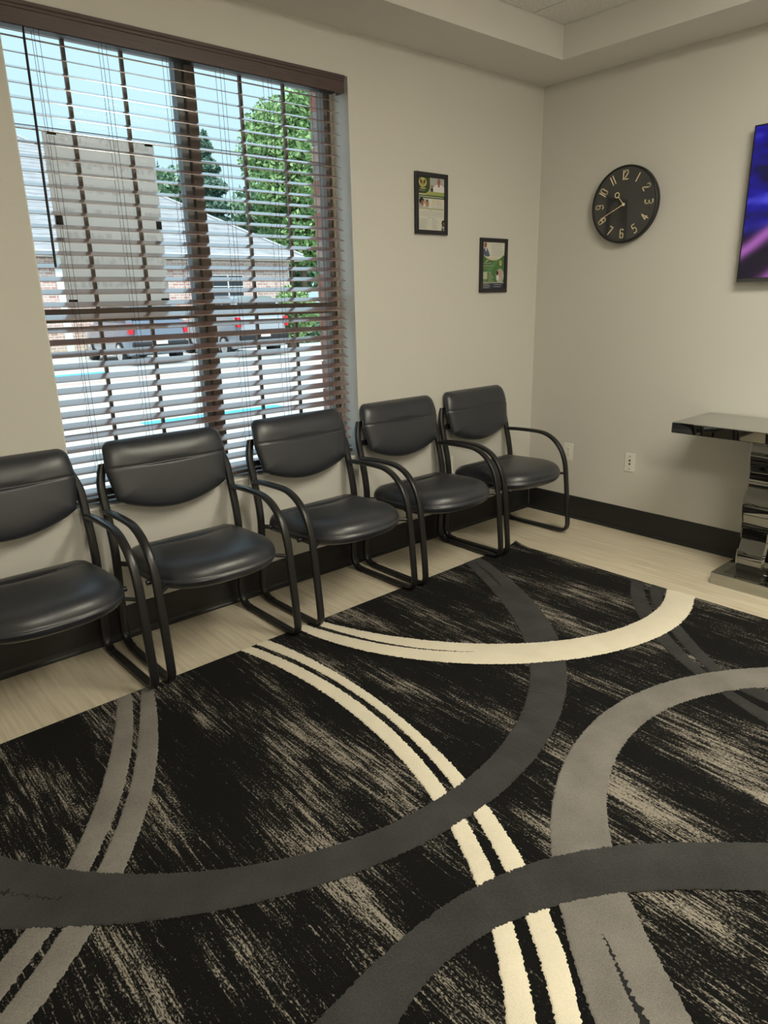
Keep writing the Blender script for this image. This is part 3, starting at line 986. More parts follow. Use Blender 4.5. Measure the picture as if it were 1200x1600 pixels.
D3a_l = [(-0.76, -1.241), (-0.919, -1.34), (-1.105, -1.487), (-1.221, -1.627), (-1.317, -1.759), (-1.384, -1.869), (-1.443, -1.998), (-1.493, -2.096), (-1.526, -2.198)]
D3a_r = [(-0.743, -1.305), (-0.873, -1.384), (-0.984, -1.486), (-1.145, -1.648), (-1.24, -1.755), (-1.336, -1.873), (-1.401, -2.038), (-1.435, -2.127), (-1.451, -2.17)]
D3b_l = [(-0.735, -1.336), (-0.93, -1.457), (-1.109, -1.647), (-1.236, -1.775), (-1.321, -1.887), (-1.37, -2.054), (-1.398, -2.149)]
D3b_r = [(-0.729, -1.411), (-0.913, -1.514), (-1.027, -1.636), (-1.145, -1.765), (-1.273, -1.933), (-1.316, -2.08), (-1.316, -2.118)]


def offs(pts, d, c):
    return [(c[0] + (x - c[0]) * (1 + d / math.hypot(x - c[0], y - c[1])), c[1] + (y - c[1]) * (1 + d / math.hypot(x - c[0], y - c[1]))) for x, y in pts]


def ang(c, p):
    return math.atan2(p[1] - c[1], p[0] - c[0])


# taupe pair on the left (circle centred off to the left)
c = (-4.93, 0.04)
band('arc_band', TAUPE, G1a_l, G1a_r, c, ang(c, (-4.35, -1.72)), ang(c, (-3.05, -0.42)), 0.0008, label='taupe stripe at the left of the rug')
band('arc_band', TAUPE, G1b_l, G1b_r, c, ang(c, (-4.35, -1.80)), ang(c, (-2.96, -0.42)), 0.0008, label='taupe stripe at the left of the rug')
# cream pair sweeping from the chairs to the lower edge
c = (-4.43, -1.02)
band('arc_band', CREAM, C1a_l, C1a_r, c, ang(c, (-3.7, -2.75)), ang(c, (-2.56, -0.40)), 0.0010, label='narrow cream stripe')
band('arc_band', CREAM, C1b_l, C1b_r, c, ang(c, (-3.7, -2.85)), ang(c, (-2.46, -0.40)), 0.0010, label='narrow cream stripe')
# faint charcoal pair at the right edge
c = (-0.03, -2.58)
band('arc_band', CHAR2, D3a_r, D3a_l, c, ang(c, (-0.60, -1.10)), ang(c, (-1.5, -2.55)) % (2 * math.pi), 0.0006, label='faint charcoal stripe')
c = (-0.25, -2.43)
band('arc_band', CHAR2, D3b_r, D3b_l, c, ang(c, (-0.60, -1.20)), ang(c, (-1.4, -2.50)) % (2 * math.pi), 0.0006, label='faint charcoal stripe')
# taupe big arc on the right
c = (-1.835, -2.89)
band('arc_band', TAUPE, G2_in, G2_out, c, ang(c, (-0.72, -2.85)), ang(c, (-2.95, -3.05)) % (2 * math.pi), 0.0016, label='wide taupe arc')
# charcoal ring under the cream bowl
c = (-2.57, -0.32)
band('arc_band', CHAR, D1_in, D1_out, c, ang(c, (-3.98, -0.35)) - 2 * math.pi * (ang(c, (-3.98, -0.35)) > 0), ang(c, (-1.0, -0.36)), 0.0026, label='charcoal arc crossing the cream pair')
c = (-3.018, -3.05)
band('arc_band', CHAR, D2_lo, D2_up, c, ang(c, (-1.9, -2.95)), ang(c, (-4.1, -2.95)), 0.0034, label='charcoal arc nearest the camera')
# cream bowl over the ring
c = (-1.05, -0.385)
band('arc_band', CREAM, C2_top, C2_bot, c, ang(c, (-2.3, -0.42)), ang(c, (-0.66, -1.55)), 0.0048, label='cream bowl shaped arc')
band('dark_slit', BIND, offs(C2_slit, -0.014, c), offs(C2_slit, 0.014, c), c, ang(c, (-2.3, -0.46)), ang(c, C2_slit[-1]) + 0.02, 0.0075, h=0.0006,
     taper=lambda w: 1.15 * (1 - w) + 0.05)
sl_ = [(-2.667, -2.276), (-2.728, -2.363), (-2.788, -2.446), (-2.85, -2.55)]
c = (-1.835, -2.89)
band('dark_slit', BIND, offs(sl_, -0.010, c), offs(sl_, 0.010, c), c, ang(c, sl_[0]) % (2 * math.pi), ang(c, sl_[-1]) % (2 * math.pi), 0.0044, h=0.0005, jit=0.003, taper=lambda w: 0.15 + 1.1 * w)
c = (-2.57, -0.32)
s1 = [(-1.32, -0.70), (-1.25, -0.58), (-1.16, -0.47)]
s1 = [(-1.265, -0.812), (-1.20, -0.70), (-1.155, -0.60), (-1.11, -0.50)]
band('dark_slit', BIND, offs(s1, -0.006, c), offs(s1, 0.006, c), c, ang(c, s1[0]), ang(c, s1[-1]), 0.0054, h=0.0005, jit=0.004, taper=lambda w: 0.3 + 0.9 * math.sin(w * 3.1) ** 0.5)
s2 = [(-3.68, -1.19), (-3.63, -1.255), (-3.575, -1.315)]
band('dark_slit', BIND, offs(s2, -0.005, c), offs(s2, 0.005, c), c, ang(c, (-3.80, -1.02)), ang(c, s2[-1]), 0.0054, h=0.0005, jit=0.005, taper=lambda w: 1.2 - w)

# ------------------------------------------------------------------ wall clock
clk = tag(empty('wall_clock', (0, -0.610, 1.907)), 'round black wall clock with gold numerals and hands', 'clock')
W = lambda a, b, h: (-h, -a, b)          # a: right as seen from the room, b: up, h: out of the wall
RK = 0.203
MB().lathe([(RK - 0.012, 0.001), (RK - 0.006, 0.004), (RK, 0.020), (RK, 0.040), (RK - 0.002, 0.044), (RK - 0.006, 0.046), (RK - 0.010, 0.044), (RK - 0.011, 0.039)], W, 96).build('case', PLASTIC, clk, smooth=40)
MB().lathe([(RK - 0.011, 0.0385), (RK - 0.0112, 0.0400)], W, 96).build('dial', CLOCKF, clk)
GL = {
    '1': [[(0.5, 0), (0.5, 1)]],
    '2': [[(0.05, 0.78), (0.05, 0.9), (0.2, 1), (0.75, 1), (0.92, 0.9), (0.92, 0.68), (0.08, 0.12), (0.05, 0), (0.98, 0)]],
    '3': [[(0.05, 1), (0.8, 1), (0.95, 0.9), (0.95, 0.62), (0.8, 0.52), (0.3, 0.52)], [(0.8, 0.52), (0.95, 0.42), (0.95, 0.1), (0.8, 0), (0.05, 0)]],
    '4': [[(0.72, 0), (0.72, 1), (0.05, 0.28), (1.0, 0.28)]],
    '5': [[(0.92, 1), (0.12, 1), (0.08, 0.55), (0.75, 0.6), (0.95, 0.45), (0.95, 0.15), (0.78, 0), (0.05, 0)]],
    '6': [[(0.92, 0.9), (0.78, 1), (0.22, 1), (0.06, 0.88), (0.06, 0.12), (0.22, 0), (0.78, 0), (0.94, 0.12), (0.94, 0.42), (0.78, 0.54), (0.06, 0.54)]],
    '7': [[(0.05, 1), (0.95, 1), (0.4, 0)]],
    '8': [[(0.22, 1), (0.78, 1), (0.94, 0.88), (0.94, 0.12), (0.78, 0), (0.22, 0), (0.06, 0.12), (0.06, 0.88), (0.22, 1)], [(0.06, 0.52), (0.94, 0.52)]],
    '0': [[(0.22, 1), (0.78, 1), (0.94, 0.88), (0.94, 0.12), (0.78, 0), (0.22, 0), (0.06, 0.12), (0.06, 0.88), (0.22, 1)]],
}
GL['9'] = [[(1 - x_, 1 - y_) for x_, y_ in ln] for ln in GL['6']]


def stroke(mb, pts, w, fn, h0, h1):
    for i in range(len(pts) - 1):
        a = Vector(pts[i]); b = Vector(pts[i + 1])
        d = (b - a)
        if d.length < 1e-6: continue
        d.normalize(); nn = Vector((-d.y, d.x)) * w / 2
        a2 = a - d * w * 0.45; b2 = b + d * w * 0.45
        mb.prism([tuple(a2 - nn), tuple(b2 - nn), tuple(b2 + nn), tuple(a2 + nn)], fn, h0, h1)


for hr in range(1, 13):
    th = math.radians(90 - 30 * hr)
    rad = 0.152
    pos = Vector((math.cos(th), math.sin(th))) * rad
    flip = hr in (4, 5, 6, 7, 8)
    upv = Vector((math.cos(th), math.sin(th))) * (-1 if flip else 1)
    rt = Vector((upv.y, -upv.x))
    txt = str(hr)
    gh, gw, gap = 0.045, 0.021, 0.006
    wid = [0.004 if ch == '1' else gw for ch in txt]
    if txt == '11': gap = 0.012
    tot = sum(wid) + gap * (len(txt) - 1)
    x0 = -tot / 2
    mb = MB()
    for ch, w_ in zip(txt, wid):
        for ln in GL[ch]:
            pts = []
            for (x_, y_) in ln:
                q = pos + rt * (x0 + x_ * w_) + upv * ((y_ - 0.5) * gh)
                pts.append((q.x, q.y))
            stroke(mb, pts, 0.0052, W, 0.0400, 0.0422)
        x0 += w_ + gap
    mb.build('numeral', GOLD, clk)
# hands: about 10:41
def hand(name, deg, l0, l1, w, h, ring=None):
    d = Vector((math.cos(math.radians(deg)), math.sin(math.radians(deg))))
    mb = MB()
    nn = Vector((-d.y, d.x)) * w / 2
    mb.prism([tuple(d * l0 - nn), tuple(d * l1 - nn * 0.6), tuple(d * l1 + nn * 0.6), tuple(d * l0 + nn)], W, h, h + 0.0012)
    if ring:
        cc = d * (l1 + ring)
        K = 28
        for q in range(K):
            t0, t1 = 2 * math.pi * q / K, 2 * math.pi * (q + 1) / K
            for_poly = [(cc.x + (ring + s_ * 0.0022) * math.cos(t_), cc.y + (ring + s_ * 0.0022) * math.sin(t_)) for t_, s_ in ((t0, -1), (t1, -1), (t1, 1), (t0, 1))]
            mb.prism(for_poly, W, h, h + 0.0012)
    return mb.build(name, GOLD, clk)
hand('hour_hand', 90 - 30 * 10.68, 0, 0.055, 0.0045, 0.0426, ring=0.013)
hand('minute_hand', 90 - 6 * 40.9, -0.004, 0.155, 0.0042, 0.0440)
MB().lathe([(0.0085, 0.0424), (0.0085, 0.0462), (0.006, 0.0475)], W, 24).build('hub', GOLD, clk, smooth=40)

# ------------------------------------------------------------------ television
tv = tag(empty('television', (0, -1.285, 1.472)), 'wall mounted flat television showing a blue and violet picture', 'television')
TW, TH = 1.235, 0.712
MB().box(-0.052, -0.030, -TW, 0, 0.0, TH).build('bezel', mat('tv_bezel', (0.012, 0.012, 0.013), 0.35), tv, bevel=0.002)
MB().box(-0.0532, -0.0522, -TW + 0.007, -0.007, 0.018, TH - 0.007).build('screen', screen_mat(), tv)
MB().box(-0.0545, -0.0522, -TW + 0.001, -0.001, 0.001, 0.015).build('lower_trim', mat('tv_trim', (0.10, 0.10, 0.10), 0.4, metal=0.6), tv)
MB().box(-0.0298, -0.015, -TW + 0.25, -0.25, 0.08, 0.52).build('rear_housing', PLASTIC, tv, bevel=0.008)
MB().box(-0.0149, -0.0005, -TW * 0.72, -TW * 0.28, 0.18, 0.45).build('wall_bracket', FRAME, tv)
MB().tube([(-0.022, -0.262, 0.10), (-0.02, -0.266, 0.0), (-0.016, -0.272, -0.05), (-0.010, -0.285, -0.14), (-0.010, -0.31, -0.30), (-0.010, -0.33, -0.62)], 0.004, 8).build('power_cable', PLASTIC, tv, smooth=True)

# ------------------------------------------------------------------ console table
ct = tag(empty('console_table', (-0.22, -1.81, 0)), 'mirrored console table with wavy pedestal below the television', 'table')
# local: x - (-0.22), y - (-1.81)
MB().box(-0.212, 0.205, -0.60, 0.60, 0.742, 0.797).build('table_top', MIRROR, ct, bevel=0.004, seg=2)
MB().box(-0.226, 0.135, -0.31, 0.31, 0.0, 0.062).build('base', MIRROR, ct, bevel=0.004, seg=2)
MB().box(-0.178, 0.09, -0.262, 0.262, 0.0622, 0.0645).build('base_inset', DARKMIR, ct)


def wave_column(y0, y1):
    fr = []; 
    for q in range(141):
        t = q / 140
        z = 0.0645 + t * (0.742 - 0.0645)
        ph = 2 * math.pi * (z - 0.16) / 0.262
        xw = -0.162 - 0.015 * max(-0.55, math.cos(ph))
        fr.append((xw, z))
    poly = fr + [(0.075, 0.742), (0.075, 0.0645)]
    n_ = len(poly)
    mb = MB()
    bv = 0.010
    rows = [(y0, -bv), (y0 + bv, 0), (y1 - bv, 0), (y1, -bv)]
    vs = []; fs = []
    for (yy, ins) in rows:
        for (x_, z_) in poly:
            vs.append((x_ - ins if x_ < 0 else x_ + ins, yy, z_))
    for r in range(3):
        for q in range(n_):
            a = r * n_ + q; c = r * n_ + (q + 1) % n_
            fs.append((a, c, c + n_, a + n_))
    fs.append(tuple(range(n_))[::-1]); fs.append(tuple(range(3 * n_, 4 * n_)))
    mb.add(vs, fs)
    return mb.build('wave_column', DARKMIR, ct, smooth=30)


wave_column(0.085, 0.222)
wave_column(-0.222, -0.085)
MB().box(-0.10, 0.07, -0.084, 0.084, 0.0645, 0.742).build('centre_panel', MIRROR, ct, bevel=0.003)

# ------------------------------------------------------------------ outlets
def plate(name, origin, fn, label, kind):
    o = tag(empty(name, origin), label, 'outlet', 'wall plates')
    mb = MB()
    mb.prism([(-0.035, -0.057), (0.035, -0.057), (0.035, 0.057), (-0.035, 0.057)], fn, 0.0003, 0.004)
    mb.build('cover_plate', WHITEPL, o, bevel=0.0015)
    if kind == 'duplex':
        for s in (-1, 1):
            mb = MB(); pl = []
            for q in range(24):
                w = 2 * math.pi * q / 24
                pl.append((0.0165 * max(-0.85, min(0.85, math.cos(w) * 1.0)), s * 0.0195 + 0.0145 * math.sin(w)))
            mb.prism(pl, fn, 0.0041, 0.0056); rc = mb.build('receptacle', WHITEPL, o)
            mb = MB()
            mb.prism([(-0.0072, s * 0.0195 - 0.002), (-0.0052, s * 0.0195 - 0.002), (-0.0052, s * 0.0195 + 0.006), (-0.0072, s * 0.0195 + 0.006)], fn, 0.0057, 0.0059)
            mb.prism([(0.0052, s * 0.0195 - 0.002), (0.0072, s * 0.0195 - 0.002), (0.0072, s * 0.0195 + 0.005), (0.0052, s * 0.0195 + 0.005)], fn, 0.0057, 0.0059)
            mb.lathe([(0.0022, 0.0057), (0.0022, 0.0059)], lambda a, b, h, s=s: fn(a, b + s * 0.0195 - 0.0075, h), 10)
            mb.build('slots', DARKHOLE, rc)
        MB().lathe([(0.0028, 0.0041), (0.0028, 0.0052)], fn, 12).build('screw', GRID, o)
    else:
        for b, r in ((0.038, 0.0035), (0.012, 0.0062), (-0.010, 0.0062), (-0.042, 0.0035)):
            MB().lathe([(r, 0.0041), (r * 0.8, 0.0075 if r > 0.005 else 0.005)], lambda a_, b_2, h, b=b: fn(a_, b_2 + b, h), 14).build('jack' if r > 0.005 else 'screw', DARKHOLE, o)
    return o


plate('wall_outlet', (0, -0.314, 0.442), W, 'white duplex outlet on the right wall behind the corner chair arm', 'duplex')
plate('cable_wall_plate', (0, -0.757, 0.440), W, 'white cable plate with two dark jacks on the right wall', 'cable')
WB = lambda a, b, h: (a, -h, b)
plate('wall_outlet', (-0.806, 0, 0.434), WB, 'white outlet on the window wall between the two right chairs', 'duplex')

# ------------------------------------------------------------------ framed posters
PC = {k_: mat('print_' + k_, v_, 0.35, spec=0.4) for k_, v_ in dict(
    paper=(0.66, 0.66, 0.60), green=(0.035, 0.075, 0.035), gold=(0.55, 0.45, 0.16), lime=(0.33, 0.38, 0.12), dark=(0.015, 0.02, 0.018), grey=(0.42, 0.43, 0.43),
    text=(0.40, 0.40, 0.38), skin=(0.30, 0.13, 0.08), white=(0.72, 0.72, 0.70), orange=(0.42, 0.2, 0.07), pink=(0.55, 0.30, 0.26), olive=(0.28, 0.29, 0.14), navy=(0.035, 0.04, 0.075),
    blue=(0.10, 0.12, 0.20), leaf=(0.07, 0.17, 0.06), leaf2=(0.10, 0.24, 0.10), pale=(0.50, 0.52, 0.36), red=(0.40, 0.09, 0.07), cream=(0.60, 0.58, 0.44)).items()}
PKEYS = list(PC)


class Print:
    def __init__(self, w, h, fn):
        self.mb = MB(); self.w = w; self.h = h; self.fn = fn; self.lv = 0.0005

    def P(self, u, v):
        return ((u - 0.5) * self.w, (0.5 - v) * self.h)

    def poly(self, key, pts):
        self.lv += 0.00003
        pts = [self.P(min(1, max(0, u)), min(1, max(0, v))) for u, v in pts]
        self.mb.add([self.fn(a, b, self.lv) for a, b in pts], [tuple(range(len(pts)))], PKEYS.index(key))

    def rect(self, key, u0, v0, u1, v1):
        self.poly(key, [(u0, v0), (u1, v0), (u1, v1), (u0, v1)])

    def ell(self, key, u, v, ru, rv, n=24):
        self.poly(key, [(u + ru * math.cos(2 * math.pi * q / n), v + rv * math.sin(2 * math.pi * q / n)) for q in range(n)])

    def lines(self, key, u0, u1, v0, v1, n, th=0.35, ragged=0.2):
        for q in range(n):
            v = v0 + (v1 - v0) * q / max(1, n - 1)
            t = (v1 - v0) / max(1, n) * th
            self.rect(key, u0, v - t / 2, u1 - random.random() * ragged * (u1 - u0), v + t / 2)


def picture(loc, label):
    t = tag(empty('poster_frame', loc), label, 'picture', 'framed posters')
    fw, fh, b = 0.245, 0.307, 0.022
    for (a0, a1, b0, b1) in ((-fw / 2, fw / 2, fh / 2 - b, fh / 2), (-fw / 2, fw / 2, -fh / 2, -fh / 2 + b), (-fw / 2, -fw / 2 + b, -fh / 2 + b, fh / 2 - b), (fw / 2 - b, fw / 2, -fh / 2 + b, fh / 2 - b)):
        MB().prism([(a0, b0), (a1, b0), (a1, b1), (a0, b1)], WB, 0.0005, 0.016).build('frame_bar', PICFRAME, t, bevel=0.0015)
    pw, ph = fw - 2 * b + 0.002, fh - 2 * b + 0.002
    pp = MB().prism([(-pw / 2, -ph / 2), (pw / 2, -ph / 2), (pw / 2, ph / 2), (-pw / 2, ph / 2)], WB, 0.001, 0.006).build('poster', PC['paper'], t)
    pr = Print(pw, ph, lambda a, b_2, h: WB(a, b_2, 0.006 + h))
    return t, pp, pr


t, pp, pr = picture((-0.9625, 0, 1.9145), 'higher black framed poster with a gold crest on green, near the window')
pr.rect('grey', 0.42, 0.0, 1, 0.30)
pr.ell('white', 0.80, 0.26, 0.26, 0.14); pr.ell('skin', 0.79, 0.075, 0.06, 0.065); pr.rect('red', 0.755, 0.10, 0.82, 0.17)
pr.ell('skin', 0.53, 0.17, 0.035, 0.028); pr.rect('navy', 0.48, 0.20, 0.575, 0.28)
pr.rect('lime', 0.30, 0.265, 1, 0.335)
pr.poly('gold', [(0, 0), (0.475, 0)] + [(0.475 - 0.22 * (1 - math.cos(q * math.pi / 16)), 0.18 + 0.145 * math.sin(q * math.pi / 16)) for q in range(9)] + [(0, 0.325)])
pr.poly('green', [(0, 0), (0.455, 0)] + [(0.455 - 0.22 * (1 - math.cos(q * math.pi / 16)), 0.17 + 0.14 * math.sin(q * math.pi / 16)) for q in range(9)] + [(0, 0.31)])
pr.ell('gold', 0.19, 0.105, 0.145, 0.088); pr.ell('lime', 0.19, 0.10, 0.115, 0.072)
pr.poly('green', [(0.08, 0.06), (0.30, 0.06), (0.27, 0.12), (0.19, 0.15), (0.11, 0.12)]); pr.ell('gold', 0.19, 0.06, 0.045, 0.03); pr.ell('orange', 0.19, 0.115, 0.04, 0.045)
pr.rect('gold', 0.10, 0.205, 0.29, 0.225); pr.rect('olive', 0.04, 0.25, 0.26, 0.262)
pr.rect('green', 0, 0.335, 1, 0.395); pr.rect('pale', 0.04, 0.357, 0.96, 0.373)
pr.rect('grey', 0, 0.405, 0.40, 0.57); pr.ell('dark', 0.14, 0.45, 0.09, 0.06); pr.ell('skin', 0.17, 0.49, 0.05, 0.05); pr.ell('pink', 0.25, 0.50, 0.05, 0.06); pr.ell('dark', 0.35, 0.46, 0.045, 0.035)
pr.ell('orange', 0.36, 0.50, 0.05, 0.05); pr.ell('white', 0.24, 0.53, 0.035, 0.025)
pr.lines('gold', 0.52, 0.66, 0.42, 0.51, 5); pr.lines('pink', 0.68, 0.92, 0.42, 0.51, 5); pr.lines('text', 0.5, 0.98, 0.54, 0.56, 2)
pr.rect('olive', 0.03, 0.58, 1, 0.592); pr.rect('cream', 0, 0.592, 1, 0.615); pr.rect('text', 0.40, 0.618, 0.53, 0.626)
pr.lines('text', 0.03, 0.97, 0.645, 0.725, 6, 0.25, 0.1); pr.rect('text', 0.34, 0.752, 0.62, 0.760)
pr.lines('text', 0.03, 0.40, 0.79, 0.965, 10, 0.3, 0.4); pr.lines('text', 0.52, 0.78, 0.79, 0.965, 10, 0.3, 0.4)
pr.ell('dark', 0.965, 0.845, 0.075, 0.055); pr.poly('dark', [(0.90, 0.84), (1, 0.84), (1, 0.93), (0.91, 0.92)]); pr.ell('skin', 0.97, 0.86, 0.03, 0.035)
pr.poly('text', [(0.88, 0.93), (1, 0.90), (1, 1), (0.86, 1)]); pr.rect('dark', 0.90, 0.95, 0.955, 1.0)
pr.mb.build('printed_artwork', [PC[k_] for k_ in PKEYS], pp)

t, pp, pr = picture((-0.4365, 0, 1.6065), 'lower black framed poster, mostly green, with a man in a suit')
pr.rect('leaf', 0, 0.28, 1, 0.87)
pr.poly('leaf2', [(0.55, 0.40), (0.78, 0.36), (0.36, 0.66), (0.10, 0.66)]); pr.poly('lime', [(0.12, 0.42), (0.22, 0.37), (0.30, 0.38), (0.16, 0.44)])
pr.poly('olive', [(0, 0), (1, 0)] + [(0.5 + 0.56 * math.cos(q * math.pi / 16), 0.12 + 0.275 * math.sin(q * math.pi / 16)) for q in range(17)])
pr.poly('paper', [(0, 0), (1, 0)] + [(0.5 + 0.54 * math.cos(q * math.pi / 16), 0.12 + 0.262 * math.sin(q * math.pi / 16)) for q in range(17)])
pr.ell('cream', 0.5, 0.345, 0.22, 0.028)
pr.ell('skin', 0.13, 0.065, 0.065, 0.06)
pr.poly('blue', [(0.0, 0.20), (0.08, 0.13), (0.20, 0.13), (0.28, 0.20), (0.34, 0.29), (0.26, 0.315), (0.14, 0.30), (0.0, 0.25)]); pr.poly('white', [(0.11, 0.12), (0.17, 0.13), (0.18, 0.19), (0.15, 0.20)])
pr.lines('text', 0.40, 0.97, 0.05, 0.29, 9, 0.35, 0.25)
pr.lines('grey', 0.02, 0.50, 0.45, 0.50, 2, 0.4, 0.2); pr.lines('lime', 0.02, 0.40, 0.52, 0.57, 3, 0.3, 0.2)
pr.ell('gold', 0.82, 0.44, 0.06, 0.06); pr.ell('lime', 0.82, 0.43, 0.035, 0.04)
pr.rect('pale', 0.02, 0.635, 0.23, 0.79); pr.lines('text', 0.04, 0.21, 0.66, 0.77, 5); pr.lines('pale', 0.27, 0.52, 0.65, 0.83, 7, 0.35, 0.5); pr.lines('pale', 0.02, 0.22, 0.81, 0.84, 2, 0.3)
pr.ell('olive', 0.80, 0.72, 0.195, 0.165); pr.ell('grey', 0.80, 0.72, 0.175, 0.148); pr.ell('dark', 0.68, 0.66, 0.05, 0.05); pr.ell('pink', 0.80, 0.67, 0.075, 0.075); pr.ell('white', 0.70, 0.76, 0.06, 0.06); pr.ell('text', 0.84, 0.80, 0.10, 0.06)
pr.rect('pale', 0, 0.855, 1, 0.868); pr.rect('navy', 0, 0.875, 1, 1); pr.lines('grey', 0.02, 0.38, 0.90, 0.975, 3, 0.45, 0.2); pr.lines('grey', 0.52, 0.92, 0.91, 0.955, 2, 0.4, 0.2)
pr.mb.build('printed_artwork', [PC[k_] for k_ in PKEYS], pp)

# ------------------------------------------------------------------ outside
GZ = -0.20
lot = tag(MB().box(-40, 60, 0.31, 70, GZ - 0.1, GZ).build('parking_lot', CONCRETE), 'pale concrete parking lot outside the window', kind='structure')
PAINTB = mat('paint_blue', (0.10, 0.50, 0.72), 0.8)
PAINTW = mat('paint_white', (0.80, 0.80, 0.80), 0.8)
for (x0, x1, y0, y1) in ((-0.2, 2.6, 14.6, 15.5), (0.0, 2.3, 6.2, 6.9)):
    MB().box(x0, x1, y0, y1, GZ + 0.001, GZ + 0.004).build('painted_marking', PAINTB, lot)
for x0 in (2.7, 6.0, 9.3, -0.6):
    MB().box(x0, x0 + 0.1, 15.4, 21.5, GZ + 0.001, GZ + 0.004).build('painted_line', PAINTW, lot)
tag(MB().box(-30, 14.2, 21.9, 22.05, GZ, GZ + 0.15).build('trim_2', mat('kerb', (0.62, 0.54, 0.48), 0.9)), 'concrete kerb at the far side of the parking lot', kind='structure')
MB().box(-30, 30, 12.9, 13.3, GZ + 0.001, GZ + 0.004).build('painted_line', mat('kerb_pink', (0.62, 0.45, 0.40), 0.9), lot)
tag(MB().box(-30, 40, 22.06, 60, GZ, GZ + 0.06).build('lawn', mat('grass', (0.16, 0.24, 0.08), 0.95, noise=(3, 0.3, I1))), 'green grass verge beyond the parking lot', kind='structure')

# brick office building
bd = tag(empty('brick_building', (4.0, 23, GZ)), 'low brick building with grey hipped roof across the parking lot', 'building')
BO = Vector((4.0, 23.0, GZ))
BX0, BX1, BY0, BY1, BE = -14.0, 13.5, 23.0, 40.0, 3.0
FARBR = brick_mat('far_brick', 1.9, (0.46, 0.27, 0.23), (0.66, 0.50, 0.45), (0.82, 0.79, 0.76))  # brick and mortar colours paled to include outdoor haze
MB().box(BX0 - BO.x, BX1 - BO.x, 0, BY1 - BY0, 0.061, BE - GZ).build('wall', FARBR, bd)
sold = brick_mat('soldier_brick', 1.9, (0.30, 0.15, 0.12), (0.52, 0.36, 0.30), (0.75, 0.70, 0.66))
SB = MB()
nb = 0
x_ = 2.0
firstb = None
BRF = [mat('soldier_a', (0.33, 0.17, 0.13), 0.9), mat('soldier_b', (0.50, 0.33, 0.27), 0.9)]
while x_ < BX1 - 0.1:                    # soldier course under the eave, brick by brick
    me_key = nb % 2
    o = MB().box(-0.034, 0.034, -0.02, 0.0, -0.1, 0.1).build('soldier_brick', BRF[me_key], bd, loc=(x_ - BO.x, 0, 2.72 - GZ)) if nb < 2 else None
    if nb < 2:
        (globals().setdefault('_sb', [])).append(o)
    else:
        o = _sb[me_key].copy(); COL.objects.link(o); o.location = (x_ - BO.x, 0, 2.72 - GZ)
    x_ += 0.08
    nb += 1
OV = 0.45
EZ = 3.02
FASC = mat('fascia_white', (0.78, 0.78, 0.76), 0.6)
fx0, fx1, fy0, fy1 = BX0 - OV, BX1 + OV, BY0 - OV, BY1 + OV
m = MB()
m.box(fx0 - BO.x, fx1 - BO.x, fy0 - BO.y, fy0 - BO.y + 0.05, EZ - GZ, EZ + 0.20 - GZ)
m.build('fascia', FASC, bd)
MB().box(fx1 - 0.05 - BO.x, fx1 - BO.x, fy0 + 0.05 - BO.y, fy1 - BO.y, EZ - GZ, EZ + 0.20 - GZ).build('fascia', FASC, bd)
MB().box(fx0 - BO.x, fx1 - 0.05 - BO.x, fy0 + 0.05 - BO.y, 0, EZ - GZ, EZ + 0.02 - GZ).build('soffit', FASC, bd)
MB().box(fx0 - BO.x, fx1 - BO.x, fy0 - BO.y - 0.11, fy0 - BO.y - 0.001, EZ + 0.06 - GZ, EZ + 0.18 - GZ).build('gutter', FASC, bd, bevel=0.02)
# hip roof
d = (fy1 - fy0) / 2
pz = EZ + 0.20 - GZ
q = lambda x_, y_, z_: (x_ - BO.x, y_ - BO.y, z_)
ROOF = mat('roof_shingle', (0.36, 0.37, 0.39), 0.85, noise=(2.2, 0.16, (1, 1, 6)), spec=0.6)
m = MB()
m.add([q(fx0, fy0, pz), q(fx1, fy0, pz), q(fx1, fy1, pz), q(fx0, fy1, pz), q(fx0 + d, fy0 + d, pz + 0.6 * d), q(fx1 - d, fy0 + d, pz + 0.6 * d)],
      [(0, 1, 5, 4), (1, 2, 5), (2, 3, 4, 5), (3, 0, 4), (0, 3, 2, 1)])
m.build('roof', ROOF, bd)
# hip cap and shingle courses as low ridges
caps = MB()
caps.tube([q(fx1, fy0, pz + 0.02), q(fx1 - d, fy0 + d, pz + 0.6 * d + 0.02)], 0.07, 6)
caps.build('hip_cap', mat('hip_cap', (0.45, 0.46, 0.48), 0.8), bd)
sh = MB()
for r in range(1, 30):
    t_ = r / 30 * d
    sh.box(fx0 + t_ - BO.x, fx1 - t_ - BO.x, fy0 + t_ - BO.y - 0.01, fy0 + t_ - BO.y + 0.04, pz + 0.6 * t_ - 0.02, pz + 0.6 * t_ + 0.025)
o = sh.build('shingle_courses', ROOF, bd); o['kind'] = 'stuff'
DARKGL = mat('dark_window', (0.03, 0.035, 0.045), 0.12)
for wx in (10.55, 6.9, 3.4 - 3.2):
    wd = MB().box(wx - 0.70 - BO.x, wx + 0.70 - BO.x, -0.05, -0.001, 1.60 - GZ, 2.48 - GZ).build('window', FASC, bd)
    for sx in (-1, 1):
        for sz in (0, 1):
            xa = wx + (0.03 if sx > 0 else -0.66)
            MB().box(xa - BO.x, xa + 0.63 - BO.x, -0.06, -0.051, 1.64 + sz * 0.42 - GZ, 2.02 + sz * 0.42 - GZ).build('pane', DARKGL, wd)
MB().box(4.05 - BO.x, 4.32 - BO.x, -0.12, -0.005, 0.06, EZ - GZ).build('downspout', FASC, bd, bevel=0.02)


